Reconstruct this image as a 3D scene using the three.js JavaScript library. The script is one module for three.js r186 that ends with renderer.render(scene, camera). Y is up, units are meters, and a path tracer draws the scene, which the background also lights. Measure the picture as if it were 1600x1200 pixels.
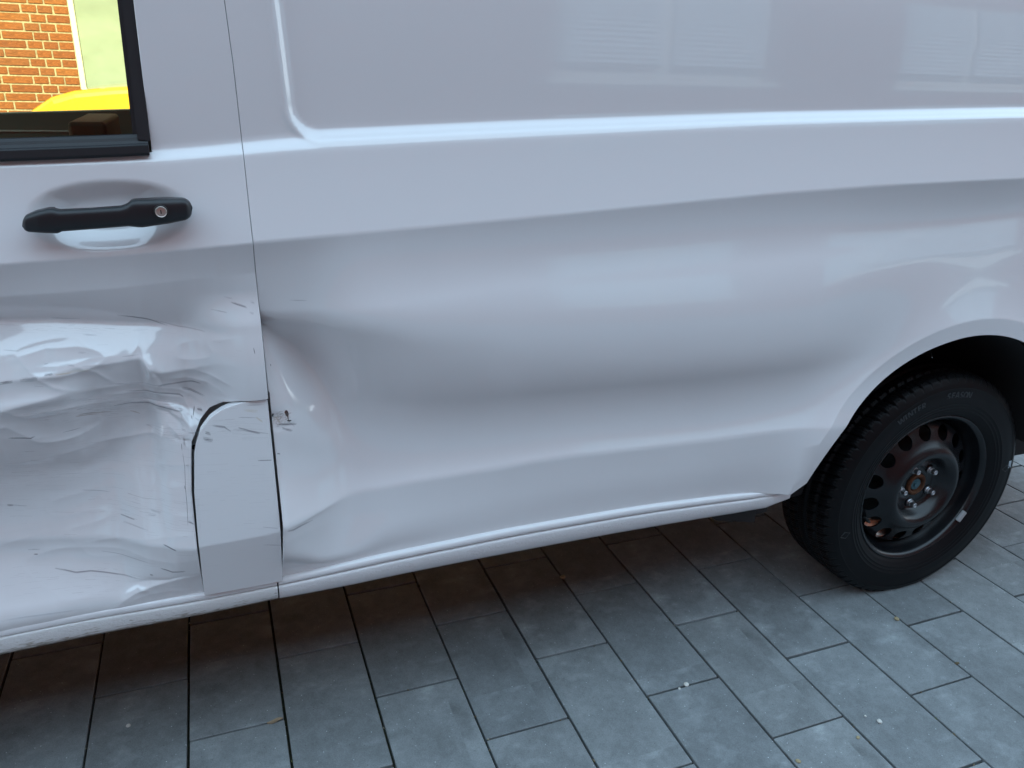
import * as THREE from 'three';
import { RoundedBoxGeometry } from 'three/addons/geometries/RoundedBoxGeometry.js';
import { mergeGeometries } from 'three/addons/utils/BufferGeometryUtils.js';
import { FontLoader } from 'three/addons/loaders/FontLoader.js';
import { TextGeometry } from 'three/addons/geometries/TextGeometry.js';
import { Brush, Evaluator, SUBTRACTION } from 'three-bvh-csg';

// ---------------------------------------------------------------- camera, sky, sun, exposure
const scene = new THREE.Scene();
const camera = new THREE.PerspectiveCamera(52.39, 4 / 3, 0.05, 200);
camera.position.set(0.5592, 1.3406, 1.8130);
camera.rotation.order = 'YXZ';
camera.rotation.set(-0.37579, -0.37302, 0.03404);
const renderer = new THREE.WebGLRenderer({ antialias: true });
renderer.toneMapping = THREE.LinearToneMapping;
renderer.toneMappingExposure = 2.18;
renderer.shadowMap.enabled = true;

const SUN = new THREE.Vector3(0.10, 0.50, 1).normalize();
{ // clear sky: pale near the horizon, blue overhead, a broad glow round the sun
  const w = 512, h = 256, d = new Float32Array(w * h * 4), v = new THREE.Vector3();
  for (let j = 0; j < h; j++) for (let i = 0; i < w; i++) {
    const el = ((j + 0.5) / h - 0.5) * Math.PI, az = ((i + 0.5) / w - 0.5) * 2 * Math.PI;
    v.set(Math.cos(az) * Math.cos(el), Math.sin(el), Math.sin(az) * Math.cos(el));
    const e = Math.max(0, v.y), t = Math.pow(1 - e, 2.2), g = Math.exp(-Math.acos(Math.min(1, v.dot(SUN))) * 3.2);
    const k = 4 * (j * w + i), low = el < 0 ? 0.3 : 1;
    d[k] = low * (0.57 + 0.38 * t + 0.3 * g); d[k + 1] = low * (0.825 + 0.24 * t + 0.27 * g); d[k + 2] = low * (1.06 + 0.10 * t + 0.22 * g); d[k + 3] = 1;
  }
  const sky = new THREE.DataTexture(d, w, h, THREE.RGBAFormat, THREE.FloatType);
  sky.mapping = THREE.EquirectangularReflectionMapping; sky.magFilter = THREE.LinearFilter; sky.needsUpdate = true;
  scene.background = sky; scene.environment = sky; scene.backgroundIntensity = 1; scene.environmentIntensity = 1;
}
const sun = new THREE.DirectionalLight(new THREE.Color().setRGB(1, 0.93, 0.80), 4.4);
sun.position.copy(SUN).multiplyScalar(40); sun.castShadow = true;
sun.shadow.mapSize.set(4096, 4096);
Object.assign(sun.shadow.camera, { left: -18, right: 18, top: 18, bottom: -18, near: 1, far: 90 });
scene.add(sun, sun.target);

// ---------------------------------------------------------------- helpers
let seed = 12345;
const rnd = () => { seed |= 0; seed = seed + 0x6D2B79F5 | 0; let t = Math.imul(seed ^ seed >>> 15, 1 | seed); t = t + Math.imul(t ^ t >>> 7, 61 | t) ^ t; return ((t ^ t >>> 14) >>> 0) / 4294967296; };
const hash = (x, y) => { let h = Math.imul(x | 0, 374761393) + Math.imul(y | 0, 668265263) | 0; h = Math.imul(h ^ h >>> 13, 1274126177); return ((h ^ h >>> 16) >>> 0) / 4294967296; };
const noise = (x, y) => { const i = Math.floor(x), j = Math.floor(y), f = x - i, g = y - j, u = f * f * (3 - 2 * f), v = g * g * (3 - 2 * g);
  return (hash(i, j) * (1 - u) + hash(i + 1, j) * u) * (1 - v) + (hash(i, j + 1) * (1 - u) + hash(i + 1, j + 1) * u) * v; };
const fbm = (x, y, o = 4) => { let s = 0, a = 0.5; for (let k = 0; k < o; k++) { s += a * noise(x, y); x = x * 2.03 + 17.1; y = y * 2.03 + 5.7; a /= 2; } return s; };
const clamp = (x, a = 0, b = 1) => Math.min(b, Math.max(a, x));
const sstep = (a, b, x) => { const t = clamp((x - a) / (b - a)); return t * t * (3 - 2 * t); };
const lin = (pts, x, k = 1) => { if (x <= pts[0][0]) return pts[0][k]; for (let i = 1; i < pts.length; i++) if (x <= pts[i][0]) { const a = pts[i - 1], b = pts[i], t = (x - a[0]) / (b[0] - a[0] || 1); return a[k] + (b[k] - a[k]) * t; } return pts[pts.length - 1][k]; };
const names = {};
const numbered = (n) => { names[n] = (names[n] || 0) + 1; return names[n] === 1 ? n : n + '_' + String(names[n] - 1).padStart(3, '0'); };
function mesh(name, geo, m, parent) { const o = new THREE.Mesh(geo, m); o.castShadow = o.receiveShadow = true; o.name = parent === scene ? numbered(name) : name; parent.add(o); return o; }
function group(name, parent) { const g = new THREE.Group(); g.name = parent === scene ? numbered(name) : name; parent.add(g); return g; }
function tag(o, label, category, grp) { o.userData = { label, category }; if (grp) o.userData.group = grp; return o; }
function structure(o) { o.userData.kind = 'structure'; return o; }
const lin3 = (r, g, b) => new THREE.Color().setRGB(r, g, b);
const std = (r, g, b, rough, o = {}) => new THREE.MeshStandardMaterial({ color: lin3(r, g, b), roughness: rough, side: THREE.DoubleSide, ...o });
const phy = (r, g, b, rough, o = {}) => new THREE.MeshPhysicalMaterial({ color: lin3(r, g, b), roughness: rough, side: THREE.DoubleSide, ...o });
function dataTex(n, f, { srgb = false, rep = true } = {}) {
  const d = new Uint8Array(n * n * 4);
  for (let j = 0; j < n; j++) for (let i = 0; i < n; i++) { const c = f(i, j, n), k = 4 * (j * n + i); d[k] = clamp(c[0], 0, 255); d[k + 1] = clamp(c[1], 0, 255); d[k + 2] = clamp(c[2], 0, 255); d[k + 3] = 255; }
  const t = new THREE.DataTexture(d, n, n); t.magFilter = THREE.LinearFilter; t.minFilter = THREE.LinearMipmapLinearFilter; t.generateMipmaps = true;
  if (rep) t.wrapS = t.wrapT = THREE.RepeatWrapping; if (srgb) t.colorSpace = THREE.SRGBColorSpace; t.needsUpdate = true; return t;
}
const bar = (w, h, d, x, y, z, r = 0.004) => new RoundedBoxGeometry(w, h, d, 2, Math.min(r, w / 2.2, h / 2.2, d / 2.2)).translate(x, y, z);
// a closed outline in x,y with thickness along z (from z0 to z0 + depth)
function slab(pts, z0, depth, bevel = 0, holes = []) {
  const s = new THREE.Shape(pts.map((p) => new THREE.Vector2(...p)));
  for (const h of holes) s.holes.push(new THREE.Path(h.map((p) => new THREE.Vector2(...p))));
  const g = new THREE.ExtrudeGeometry(s, { depth: depth - 2 * bevel, bevelEnabled: bevel > 0, bevelSize: bevel, bevelThickness: bevel, bevelOffset: -bevel, bevelSegments: 3, curveSegments: 24 });
  return g.translate(0, 0, z0 + bevel);
}
const DOOR_FOLDS = [{"p": [[0.4329,0.9006],[0.4382,0.8837],[0.4389,0.867],[0.432,0.8498]],"h": 0.005,"a": 0.009,"b": 0.003},
 {"p": [[0.4431,0.8776],[0.4509,0.8635],[0.4546,0.8473]],"h": -0.004,"a": 0.008,"b": 0.004},
 {"p": [[0.3596,0.8524],[0.3965,0.8527],[0.4381,0.8458],[0.4798,0.8296],[0.5144,0.8011]],"h": 0.0024,"a": 0.004,"b": 0.008},
 {"p": [[0.3711,0.8367],[0.4083,0.8357],[0.4453,0.8268],[0.4827,0.812],[0.5071,0.789]],"h": 0.0026,"a": 0.004,"b": 0.009},
 {"p": [[0.3768,0.8113],[0.4147,0.8122],[0.4475,0.8047],[0.4757,0.7942],[0.4963,0.7821]],"h": 0.003,"a": 0.004,"b": 0.01},
 {"p": [[0.4019,0.8229],[0.4393,0.8172],[0.472,0.8052],[0.4953,0.7917]],"h": -0.0016,"a": 0.004,"b": 0.004},
 {"p": [[0.4586,0.8559],[0.4923,0.8533],[0.5258,0.8417],[0.5491,0.8228]],"h": 0.0018,"a": 0.004,"b": 0.006},
 {"p": [[0.2245,0.8368],[0.2512,0.8422],[0.2872,0.8487],[0.3194,0.8559]],"h": 0.002,"a": 0.006,"b": 0.006},
 {"p": [[0.4565,0.7826],[0.4429,0.7514],[0.4319,0.7109],[0.422,0.6634]],"h": 0.005,"a": 0.008,"b": 0.012},
 {"p": [[0.4633,0.7899],[0.479,0.7797],[0.492,0.7613]],"h": 0.004,"a": 0.006,"b": 0.006},
 {"p": [[0.4604,0.7489],[0.475,0.7445],[0.4901,0.7447]],"h": -0.003,"a": 0.007,"b": 0.005},
 {"p": [[0.4551,0.771],[0.4665,0.7576],[0.4788,0.7343]],"h": 0.0025,"a": 0.005,"b": 0.005},
 {"p": [[0.2869,0.899],[0.3307,0.8999],[0.3676,0.9069],[0.4132,0.9068]],"h": 0.0012,"a": 0.005,"b": 0.007},
 {"p": [[0.3413,0.451],[0.366,0.4657],[0.3966,0.4766],[0.4454,0.4862]],"h": 0.005,"a": 0.006,"b": 0.012},
 {"p": [[0.3607,0.4806],[0.3927,0.487],[0.4239,0.4841],[0.4538,0.494]],"h": -0.003,"a": 0.006,"b": 0.008},
 {"p": [[0.3481,0.4631],[0.3702,0.4743],[0.3871,0.4677]],"h": 0.0025,"a": 0.004,"b": 0.005},
 {"p": [[0.2293,0.5554],[0.2958,0.5516],[0.364,0.5426],[0.4337,0.5227]],"h": 0.0012,"a": 0.006,"b": 0.01},
 {"p": [[0.2149,0.7835],[0.2484,0.7754],[0.2794,0.7744],[0.3298,0.7765]],"h": 0.0009,"a": 0.006,"b": 0.012},
 {"p": [[0.2994,0.6995],[0.3248,0.712],[0.3728,0.7496],[0.4221,0.7952]],"h": 0.0016,"a": 0.012,"b": 0.02},
 {"p": [[0.4557,0.8083],[0.4754,0.7919],[0.489,0.7712],[0.4944,0.7465]],"h": 0.004,"a": 0.003,"b": 0.006},
 {"p": [[0.4371,0.7991],[0.4575,0.7907],[0.4776,0.768]],"h": -0.0025,"a": 0.003,"b": 0.003},
 {"p": [[0.4868,0.8045],[0.4937,0.786],[0.4935,0.7659]],"h": 0.0025,"a": 0.003,"b": 0.003},
 {"p": [[0.2642,0.9169],[0.3,0.926],[0.3435,0.9251],[0.3822,0.9141]],"h": 0.0015,"a": 0.004,"b": 0.005},
 {"p": [[0.339,0.8958],[0.3641,0.8836],[0.3839,0.8618]],"h": 0.0022,"a": 0.004,"b": 0.004},
 {"p": [[0.2841,0.8824],[0.3035,0.8674],[0.3328,0.8555]],"h": 0.0018,"a": 0.004,"b": 0.005},
 {"p": [[0.5038,0.868],[0.5324,0.857],[0.561,0.8401]],"h": 0.0015,"a": 0.004,"b": 0.004},
 {"p": [[0.4126,0.9026],[0.4253,0.9143],[0.4307,0.9268]],"h": 0.0016,"a": 0.004,"b": 0.004}];
const PANEL_FOLDS = [{"p": [[0.6228,0.9367],[0.6518,0.9389],[0.6936,0.9356],[0.7469,0.9244]],"h": 0.0022,"a": 0.006,"b": 0.01},
 {"p": [[0.6312,0.7769],[0.6449,0.7728],[0.6569,0.7564]],"h": 0.0025,"a": 0.005,"b": 0.004},
 {"p": [[0.6246,0.7483],[0.6431,0.7483],[0.6618,0.7483]],"h": -0.0025,"a": 0.004,"b": 0.005},
 {"p": [[0.6304,0.5734],[0.6592,0.5736],[0.6943,0.5768],[0.7301,0.5815]],"h": 0.0016,"a": 0.005,"b": 0.004}];
const REAR_CURVES = [[[0.6247,0.961,1.0],[0.6639,0.9626,1.0],[0.738,0.9639,2.0],[0.8835,0.9712,4.0],[1.0642,0.987,5.0],[1.3314,0.9891,6.0],[1.6327,0.9995,7.0],[1.9716,1.0259,8.0],[2.3587,1.0528,8.0]],
 [[0.6231,0.9412,-17.0],[0.662,0.9358,-17.0],[0.7359,0.9218,-14.0],[0.8823,0.8879,-7.0],[1.0686,0.8586,-4.0],[1.3484,0.8261,-4.0],[1.6661,0.8186,-2.0],[1.9275,0.8416,1.0],[2.1627,0.9017,5.0],[2.4007,0.9428,6.0]],
 [[0.6226,0.9345,-18.0],[0.6396,0.9151,-18.0],[0.6794,0.8815,-15.0],[0.7203,0.837,-12.0],[0.7465,0.7999,-10.0],[0.8209,0.7786,-11.0],[0.9425,0.7641,-12.0],[1.2091,0.763,-12.0],[1.5114,0.7558,-11.0],[1.7648,0.7568,-8.0],[1.9454,0.7705,-1.0],[2.1857,0.8293,4.0],[2.4323,0.8601,5.0]],
 [[0.6219,0.9267,11.0],[0.6385,0.9003,15.0],[0.6776,0.8535,15.0],[0.7127,0.7989,12.0],[0.7375,0.7331,8.0],[0.77,0.6764,3.0],[0.8176,0.664,1.0],[0.9427,0.6521,1.0],[1.2167,0.6513,2.0],[1.5272,0.6456,2.0],[1.786,0.654,3.0],[1.9662,0.6883,6.0],[2.2176,0.7284,6.0],[2.4721,0.756,6.0]],
 [[0.6226,0.7633,9.0],[0.6468,0.7227,4.0],[0.7004,0.6828,4.0],[0.7685,0.6392,4.0],[0.8167,0.6315,4.0],[0.9427,0.627,5.0],[1.2181,0.6306,6.0],[1.5304,0.6234,6.0],[1.7908,0.6308,7.0],[1.9713,0.668,7.0],[2.2259,0.7024,6.0],[2.4824,0.7291,6.0]],
 [[0.629,0.5845,15.0],[0.6949,0.5863,12.0],[0.7667,0.5958,10.0],[0.8784,0.6064,9.0],[1.0223,0.6118,9.0],[1.1185,0.6174,9.0],[1.2189,0.6186,9.0],[1.3704,0.6148,9.0],[1.5322,0.6107,9.0],[1.7043,0.6113,9.0],[1.8317,0.6125,9.0],[2.0872,0.6072,8.0]],
 [[0.6281,0.5724,-1.0],[0.6942,0.5741,1.0],[0.7662,0.5834,1.0],[0.8783,0.5938,-1.0],[1.0226,0.5988,-2.0],[1.1191,0.6041,-2.0],[1.2198,0.6051,-2.0],[1.3719,0.6008,-2.0],[1.5343,0.5962,-1.0],[1.7068,0.598,0.0],[1.8346,0.599,2.0],[2.0911,0.593,4.0]],
 [[0.625,0.5304,5.0],[0.6888,0.4809,6.0],[0.7436,0.4812,5.0],[0.8135,0.5225,2.0],[0.9429,0.5322,0.0],[1.2236,0.5486,-1.0],[1.7183,0.5355,-1.0],[1.9055,0.537,0.0]],
 [[0.6226,0.4973,-11.0],[0.6873,0.4551,-12.0],[0.7421,0.4493,-11.0],[0.8122,0.4761,-7.0],[0.943,0.4802,-3.0],[1.2266,0.5049,-3.0],[1.7289,0.4782,-3.0],[1.9178,0.4832,-2.0]]];
const DOOR_CURVES = [[[0.102,1.0185,-7.0],[0.2594,1.0301,-8.0],[0.3425,1.0299,-8.0],[0.4305,1.0348,-7.0],[0.523,1.0419,-4.0],[0.5705,1.0415,-1.0],[0.6199,1.0473,3.0]],
 [[0.0942,0.9834,-12.0],[0.2491,0.973,-13.0],[0.3158,0.9698,-13.0],[0.3756,0.962,-13.0],[0.4379,0.9538,-11.0],[0.5024,0.9422,-6.0],[0.5599,0.933,0.0],[0.6096,0.9266,2.0]],
 [[0.0922,0.9741,14.0],[0.2473,0.9632,14.0],[0.3141,0.9597,14.0],[0.3741,0.9517,14.0],[0.4366,0.9434,14.0],[0.5013,0.9325,13.0],[0.5591,0.9243,8.0],[0.6089,0.9177,3.0]],
 [[0.0748,0.8957,12.0],[0.2331,0.8847,13.0],[0.2848,0.8865,13.0],[0.3393,0.8979,12.0],[0.3844,0.8978,11.0],[0.4293,0.902,11.0],[0.4415,0.88,12.0],[0.4557,0.8719,9.0],[0.5041,0.8713,8.0],[0.5448,0.8808,4.0],[0.606,0.8839,1.0]],
 [[0.0739,0.8918,2.0],[0.2326,0.8816,3.0],[0.2842,0.8834,0.0],[0.3388,0.8948,-3.0],[0.3839,0.8946,-6.0],[0.4289,0.8988,-9.0],[0.4411,0.8767,-13.0],[0.4553,0.8686,-12.0],[0.5038,0.868,-9.0],[0.5441,0.874,-4.0],[0.6052,0.8748,-2.0]],
 [[0.0649,0.8514,10.0],[0.2264,0.8473,11.0],[0.2613,0.8507,12.0],[0.2967,0.8531,9.0],[0.324,0.8565,2.0],[0.3603,0.8578,-6.0],[0.4062,0.8549,-9.0],[0.453,0.8497,-9.0],[0.5009,0.8421,-6.0],[0.6009,0.8239,-1.0]],
 [[0.0627,0.8414,-5.0],[0.2241,0.8347,-6.0],[0.2593,0.839,-9.0],[0.295,0.8424,-10.0],[0.3225,0.8468,-11.0],[0.3591,0.8492,-11.0],[0.4052,0.8473,-11.0],[0.452,0.8419,-11.0],[0.4999,0.8331,-7.0],[0.6001,0.8145,-1.0]],
 [[0.0594,0.8263,-4.0],[0.2191,0.8071,-4.0],[0.2711,0.8047,-6.0],[0.3246,0.8021,-9.0],[0.3804,0.804,-9.0],[0.4283,0.806,-6.0],[0.4622,0.8052,4.0],[0.496,0.7975,13.0]],
 [[0.0548,0.806,-3.0],[0.2149,0.7835,-3.0],[0.2663,0.7762,-2.0],[0.3194,0.7688,-4.0],[0.376,0.7724,-4.0],[0.4243,0.7752,0.0],[0.4597,0.7845,10.0],[0.4935,0.7754,18.0]],
 [[0.0434,0.7543,-6.0],[0.206,0.7342,-7.0],[0.2569,0.7204,-8.0],[0.3149,0.7088,-10.0],[0.3602,0.7278,-4.0],[0.4011,0.7455,2.0],[0.4412,0.754,6.0],[0.4899,0.7424,10.0]],
 [[0.0363,0.7226,-2.0],[0.1989,0.695,-2.0],[0.2516,0.6884,0.0],[0.3121,0.6902,2.0],[0.3552,0.6928,6.0],[0.4044,0.697,8.0],[0.4841,0.6905,8.0]],
 [[0.0116,0.6112,10.0],[0.1792,0.586,10.0],[0.2474,0.5795,10.0],[0.3186,0.5739,10.0],[0.3927,0.5682,10.0],[0.4698,0.5609,9.0]],
 [[0.0096,0.6022,4.0],[0.1775,0.5764,4.0],[0.2458,0.5697,3.0],[0.3172,0.564,1.0],[0.3914,0.558,-2.0],[0.4686,0.5504,-3.0]],
 [[0.0008,0.5623,13.0],[0.1703,0.5366,13.0],[0.2621,0.5226,12.0],[0.3396,0.5121,8.0],[0.391,0.5144,1.0],[0.4428,0.51,-4.0],[0.482,0.4948,-6.0]],
 [[-0.0174,0.4803,16.0],[0.1591,0.4747,16.0],[0.2545,0.4743,16.0],[0.354,0.4685,12.0],[0.3966,0.4766,0.0],[0.4394,0.4807,-5.0],[0.482,0.4741,-6.0]]];
const SCRATCHES = [{"w": 0.00221,"c": "d","p": [[0.2325,0.8813],[0.2505,0.8823]]},
 {"w": 0.00331,"c": "d","p": [[0.2598,0.8842],[0.2748,0.8841],[0.2857,0.8859]]},
 {"w": 0.00184,"c": "d","p": [[0.2938,0.8888],[0.3063,0.8904]]},
 {"w": 0.00147,"c": "g","p": [[0.3158,0.9014],[0.3266,0.9014],[0.337,0.8985]]},
 {"w": 0.00257,"c": "g","p": [[0.3459,0.8954],[0.3661,0.8941],[0.382,0.894],[0.3952,0.8965]]},
 {"w": 0.0011,"c": "g","p": [[0.4044,0.9047],[0.4288,0.9054]]},
 {"w": 0.00478,"c": "t","p": [[0.3248,0.89],[0.3375,0.8917],[0.3592,0.8902]]},
 {"w": 0.00221,"c": "t","p": [[0.3091,0.8887],[0.3308,0.8887]]},
 {"w": 0.0011,"c": "g","p": [[0.3085,0.9684],[0.35,0.9633]]},
 {"w": 0.00147,"c": "d","p": [[0.4035,0.967],[0.4266,0.9623],[0.4482,0.9543],[0.4742,0.9399]]},
 {"w": 0.0011,"c": "g","p": [[0.4575,0.951],[0.4922,0.9369],[0.5321,0.9304]]},
 {"w": 0.0011,"c": "g","p": [[0.543,0.9695],[0.5681,0.9638]]},
 {"w": 0.0011,"c": "g","p": [[0.5654,0.9893],[0.5789,0.9858]]},
 {"w": 0.00147,"c": "d","p": [[0.5749,0.9804],[0.6001,0.971]]},
 {"w": 0.00221,"c": "g","p": [[0.6061,0.979],[0.613,0.9777]]},
 {"w": 0.00184,"c": "g","p": [[0.6029,0.9632],[0.6098,0.9607]]},
 {"w": 0.0011,"c": "g","p": [[0.3511,0.9404],[0.3725,0.9374]]},
 {"w": 0.00074,"c": "g","p": [[0.2408,0.9268],[0.2638,0.9239]]},
 {"w": 0.0011,"c": "g","p": [[0.3429,0.9165],[0.3551,0.9153]]},
 {"w": 0.00074,"c": "g","p": [[0.2949,0.9042],[0.301,0.9043]]},
 {"w": 0.00147,"c": "g","p": [[0.3834,0.8583],[0.4021,0.8523],[0.428,0.8483]]},
 {"w": 0.00147,"c": "d","p": [[0.4474,0.8433],[0.4576,0.8441],[0.502,0.8431],[0.5153,0.8376]]},
 {"w": 0.00257,"c": "d","p": [[0.4834,0.8312],[0.4966,0.8256],[0.5179,0.8121]]},
 {"w": 0.00147,"c": "d","p": [[0.397,0.8392],[0.4393,0.8323],[0.4786,0.8197],[0.4848,0.8129]]},
 {"w": 0.0011,"c": "g","p": [[0.3997,0.835],[0.462,0.8237]]},
 {"w": 0.00257,"c": "d","p": [[0.3754,0.8135],[0.4002,0.8144],[0.4296,0.8091],[0.4556,0.7994],[0.4721,0.7932],[0.4807,0.7921]]},
 {"w": 0.0011,"c": "g","p": [[0.4109,0.8198],[0.4437,0.8138],[0.4768,0.8037]]},
 {"w": 0.0011,"c": "g","p": [[0.3644,0.8604],[0.4348,0.8498],[0.4672,0.8391]]},
 {"w": 0.00294,"c": "d","p": [[0.4996,0.7955],[0.4961,0.7828]]},
 {"w": 0.00331,"c": "d","p": [[0.5033,0.7909],[0.5118,0.7882]]},
 {"w": 0.00221,"c": "d","p": [[0.4927,0.7811],[0.4943,0.7797]]},
 {"w": 0.00184,"c": "g","p": [[0.4984,0.7783],[0.505,0.7741]]},
 {"w": 0.00184,"c": "g","p": [[0.4755,0.7626],[0.4823,0.7604]]},
 {"w": 0.00147,"c": "g","p": [[0.4855,0.7571],[0.4961,0.7569]]},
 {"w": 0.0011,"c": "b","p": [[0.3978,0.7963],[0.4133,0.7874]]},
 {"w": 0.00184,"c": "d","p": [[0.2239,0.7833],[0.2447,0.7796],[0.2536,0.7772],[0.2609,0.7801]]},
 {"w": 0.00074,"c": "g","p": [[0.2976,0.7781],[0.3234,0.7793]]},
 {"w": 0.00147,"c": "g","p": [[0.4189,0.765],[0.4286,0.7608]]},
 {"w": 0.0011,"c": "b","p": [[0.3229,0.8071],[0.3749,0.7984]]},
 {"w": 0.00074,"c": "b","p": [[0.3209,0.8046],[0.3555,0.7993]]},
 {"w": 0.00184,"c": "d","p": [[0.4727,0.7378],[0.4722,0.7273]]},
 {"w": 0.0011,"c": "d","p": [[0.4728,0.723],[0.4734,0.6972],[0.4706,0.6627],[0.4701,0.6362],[0.4674,0.5961]]},
 {"w": 0.00221,"c": "d","p": [[0.4694,0.6651],[0.4698,0.662]]},
 {"w": 0.00221,"c": "d","p": [[0.4684,0.605],[0.4772,0.6012]]},
 {"w": 0.00221,"c": "g","p": [[0.4091,0.6203],[0.4262,0.615]]},
 {"w": 0.00184,"c": "g","p": [[0.4045,0.6123],[0.4185,0.6106]]},
 {"w": 0.0011,"c": "d","p": [[0.3583,0.6067],[0.3819,0.6009]]},
 {"w": 0.0011,"c": "g","p": [[0.362,0.5957],[0.403,0.5865]]},
 {"w": 0.00074,"c": "g","p": [[0.3008,0.6537],[0.3463,0.6439]]},
 {"w": 0.00147,"c": "d","p": [[0.1894,0.6427],[0.1985,0.6406]]},
 {"w": 0.00147,"c": "d","p": [[0.4235,0.5633],[0.4442,0.5537]]},
 {"w": 0.00184,"c": "d","p": [[0.5249,0.7769],[0.5441,0.7715],[0.5542,0.7626]]},
 {"w": 0.00184,"c": "d","p": [[0.5656,0.7674],[0.5869,0.7582],[0.6013,0.7528]]},
 {"w": 0.0011,"c": "g","p": [[0.5581,0.7654],[0.6161,0.75]]},
 {"w": 0.00331,"c": "d","p": [[0.513,0.7659],[0.5216,0.7627]]},
 {"w": 0.00368,"c": "d","p": [[0.5083,0.7552],[0.5241,0.7514]]},
 {"w": 0.00478,"c": "t","p": [[0.5775,0.7975],[0.6009,0.7925]]},
 {"w": 0.00331,"c": "t","p": [[0.5964,0.7825],[0.6067,0.7727]]},
 {"w": 0.00074,"c": "d","p": [[0.5916,0.7045],[0.6161,0.7018]]},
 {"w": 0.0011,"c": "g","p": [[0.5889,0.5792],[0.6158,0.571]]},
 {"w": 0.0011,"c": "g","p": [[0.5876,0.5405],[0.6188,0.532]]},
 {"w": 0.0011,"c": "g","p": [[0.5836,0.8051],[0.6129,0.8033]]},
 {"w": 0.0011,"c": "g","p": [[0.5673,0.7862],[0.6,0.7812]]},
 {"w": 0.00331,"c": "d","p": [[0.6207,0.917],[0.6216,0.901]]},
 {"w": 0.00257,"c": "d","p": [[0.6033,0.9055],[0.6045,0.8986]]},
 {"w": 0.00956,"c": "k","p": [[0.6496,0.7715],[0.652,0.7617]]},
 {"w": 0.00331,"c": "d","p": [[0.6226,0.775],[0.6231,0.762]]},
 {"w": 0.00184,"c": "d","p": [[0.6317,0.7557],[0.6656,0.7469]]},
 {"w": 0.00221,"c": "d","p": [[0.6387,0.747],[0.6572,0.7375]]},
 {"w": 0.00441,"c": "t","p": [[0.6283,0.77],[0.6375,0.7567]]},
 {"w": 0.00184,"c": "g","p": [[0.6509,0.7562],[0.6615,0.7439]]},
 {"w": 0.00147,"c": "d","p": [[0.6259,0.7039],[0.6316,0.7026]]},
 {"w": 0.00184,"c": "d","p": [[0.6296,0.5694],[0.6413,0.5653],[0.68,0.5663]]},
 {"w": 0.00074,"c": "g","p": [[0.6665,0.9771],[0.6993,0.9756]]},
 {"w": 0.00147,"c": "d","p": [[0.6297,0.8599],[0.6307,0.8593]]},
 {"w": 0.0011,"c": "d","p": [[0.2431,0.5206],[0.2751,0.5089],[0.2991,0.5082],[0.3812,0.4865]]},
 {"w": 0.00074,"c": "g","p": [[0.3177,0.5408],[0.3584,0.5309],[0.4075,0.5219]]},
 {"w": 0.00184,"c": "d","p": [[0.4119,0.513],[0.4309,0.5027],[0.4534,0.5041]]},
 {"w": 0.00184,"c": "d","p": [[0.3937,0.4989],[0.399,0.4978]]},
 {"w": 0.00147,"c": "d","p": [[0.4252,0.5624],[0.4442,0.554]]},
 {"w": 0.00147,"c": "g","p": [[0.2064,0.5578],[0.2256,0.5559]]},
 {"w": 0.0011,"c": "d","p": [[0.2145,0.5485],[0.221,0.548]]},
 {"w": 0.0011,"c": "g","p": [[0.1895,0.6429],[0.22,0.6364]]},
 {"w": 0.00147,"c": "g","p": [[0.1556,0.4555],[0.1952,0.455],[0.2355,0.453],[0.2902,0.4487]]}];

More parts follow.
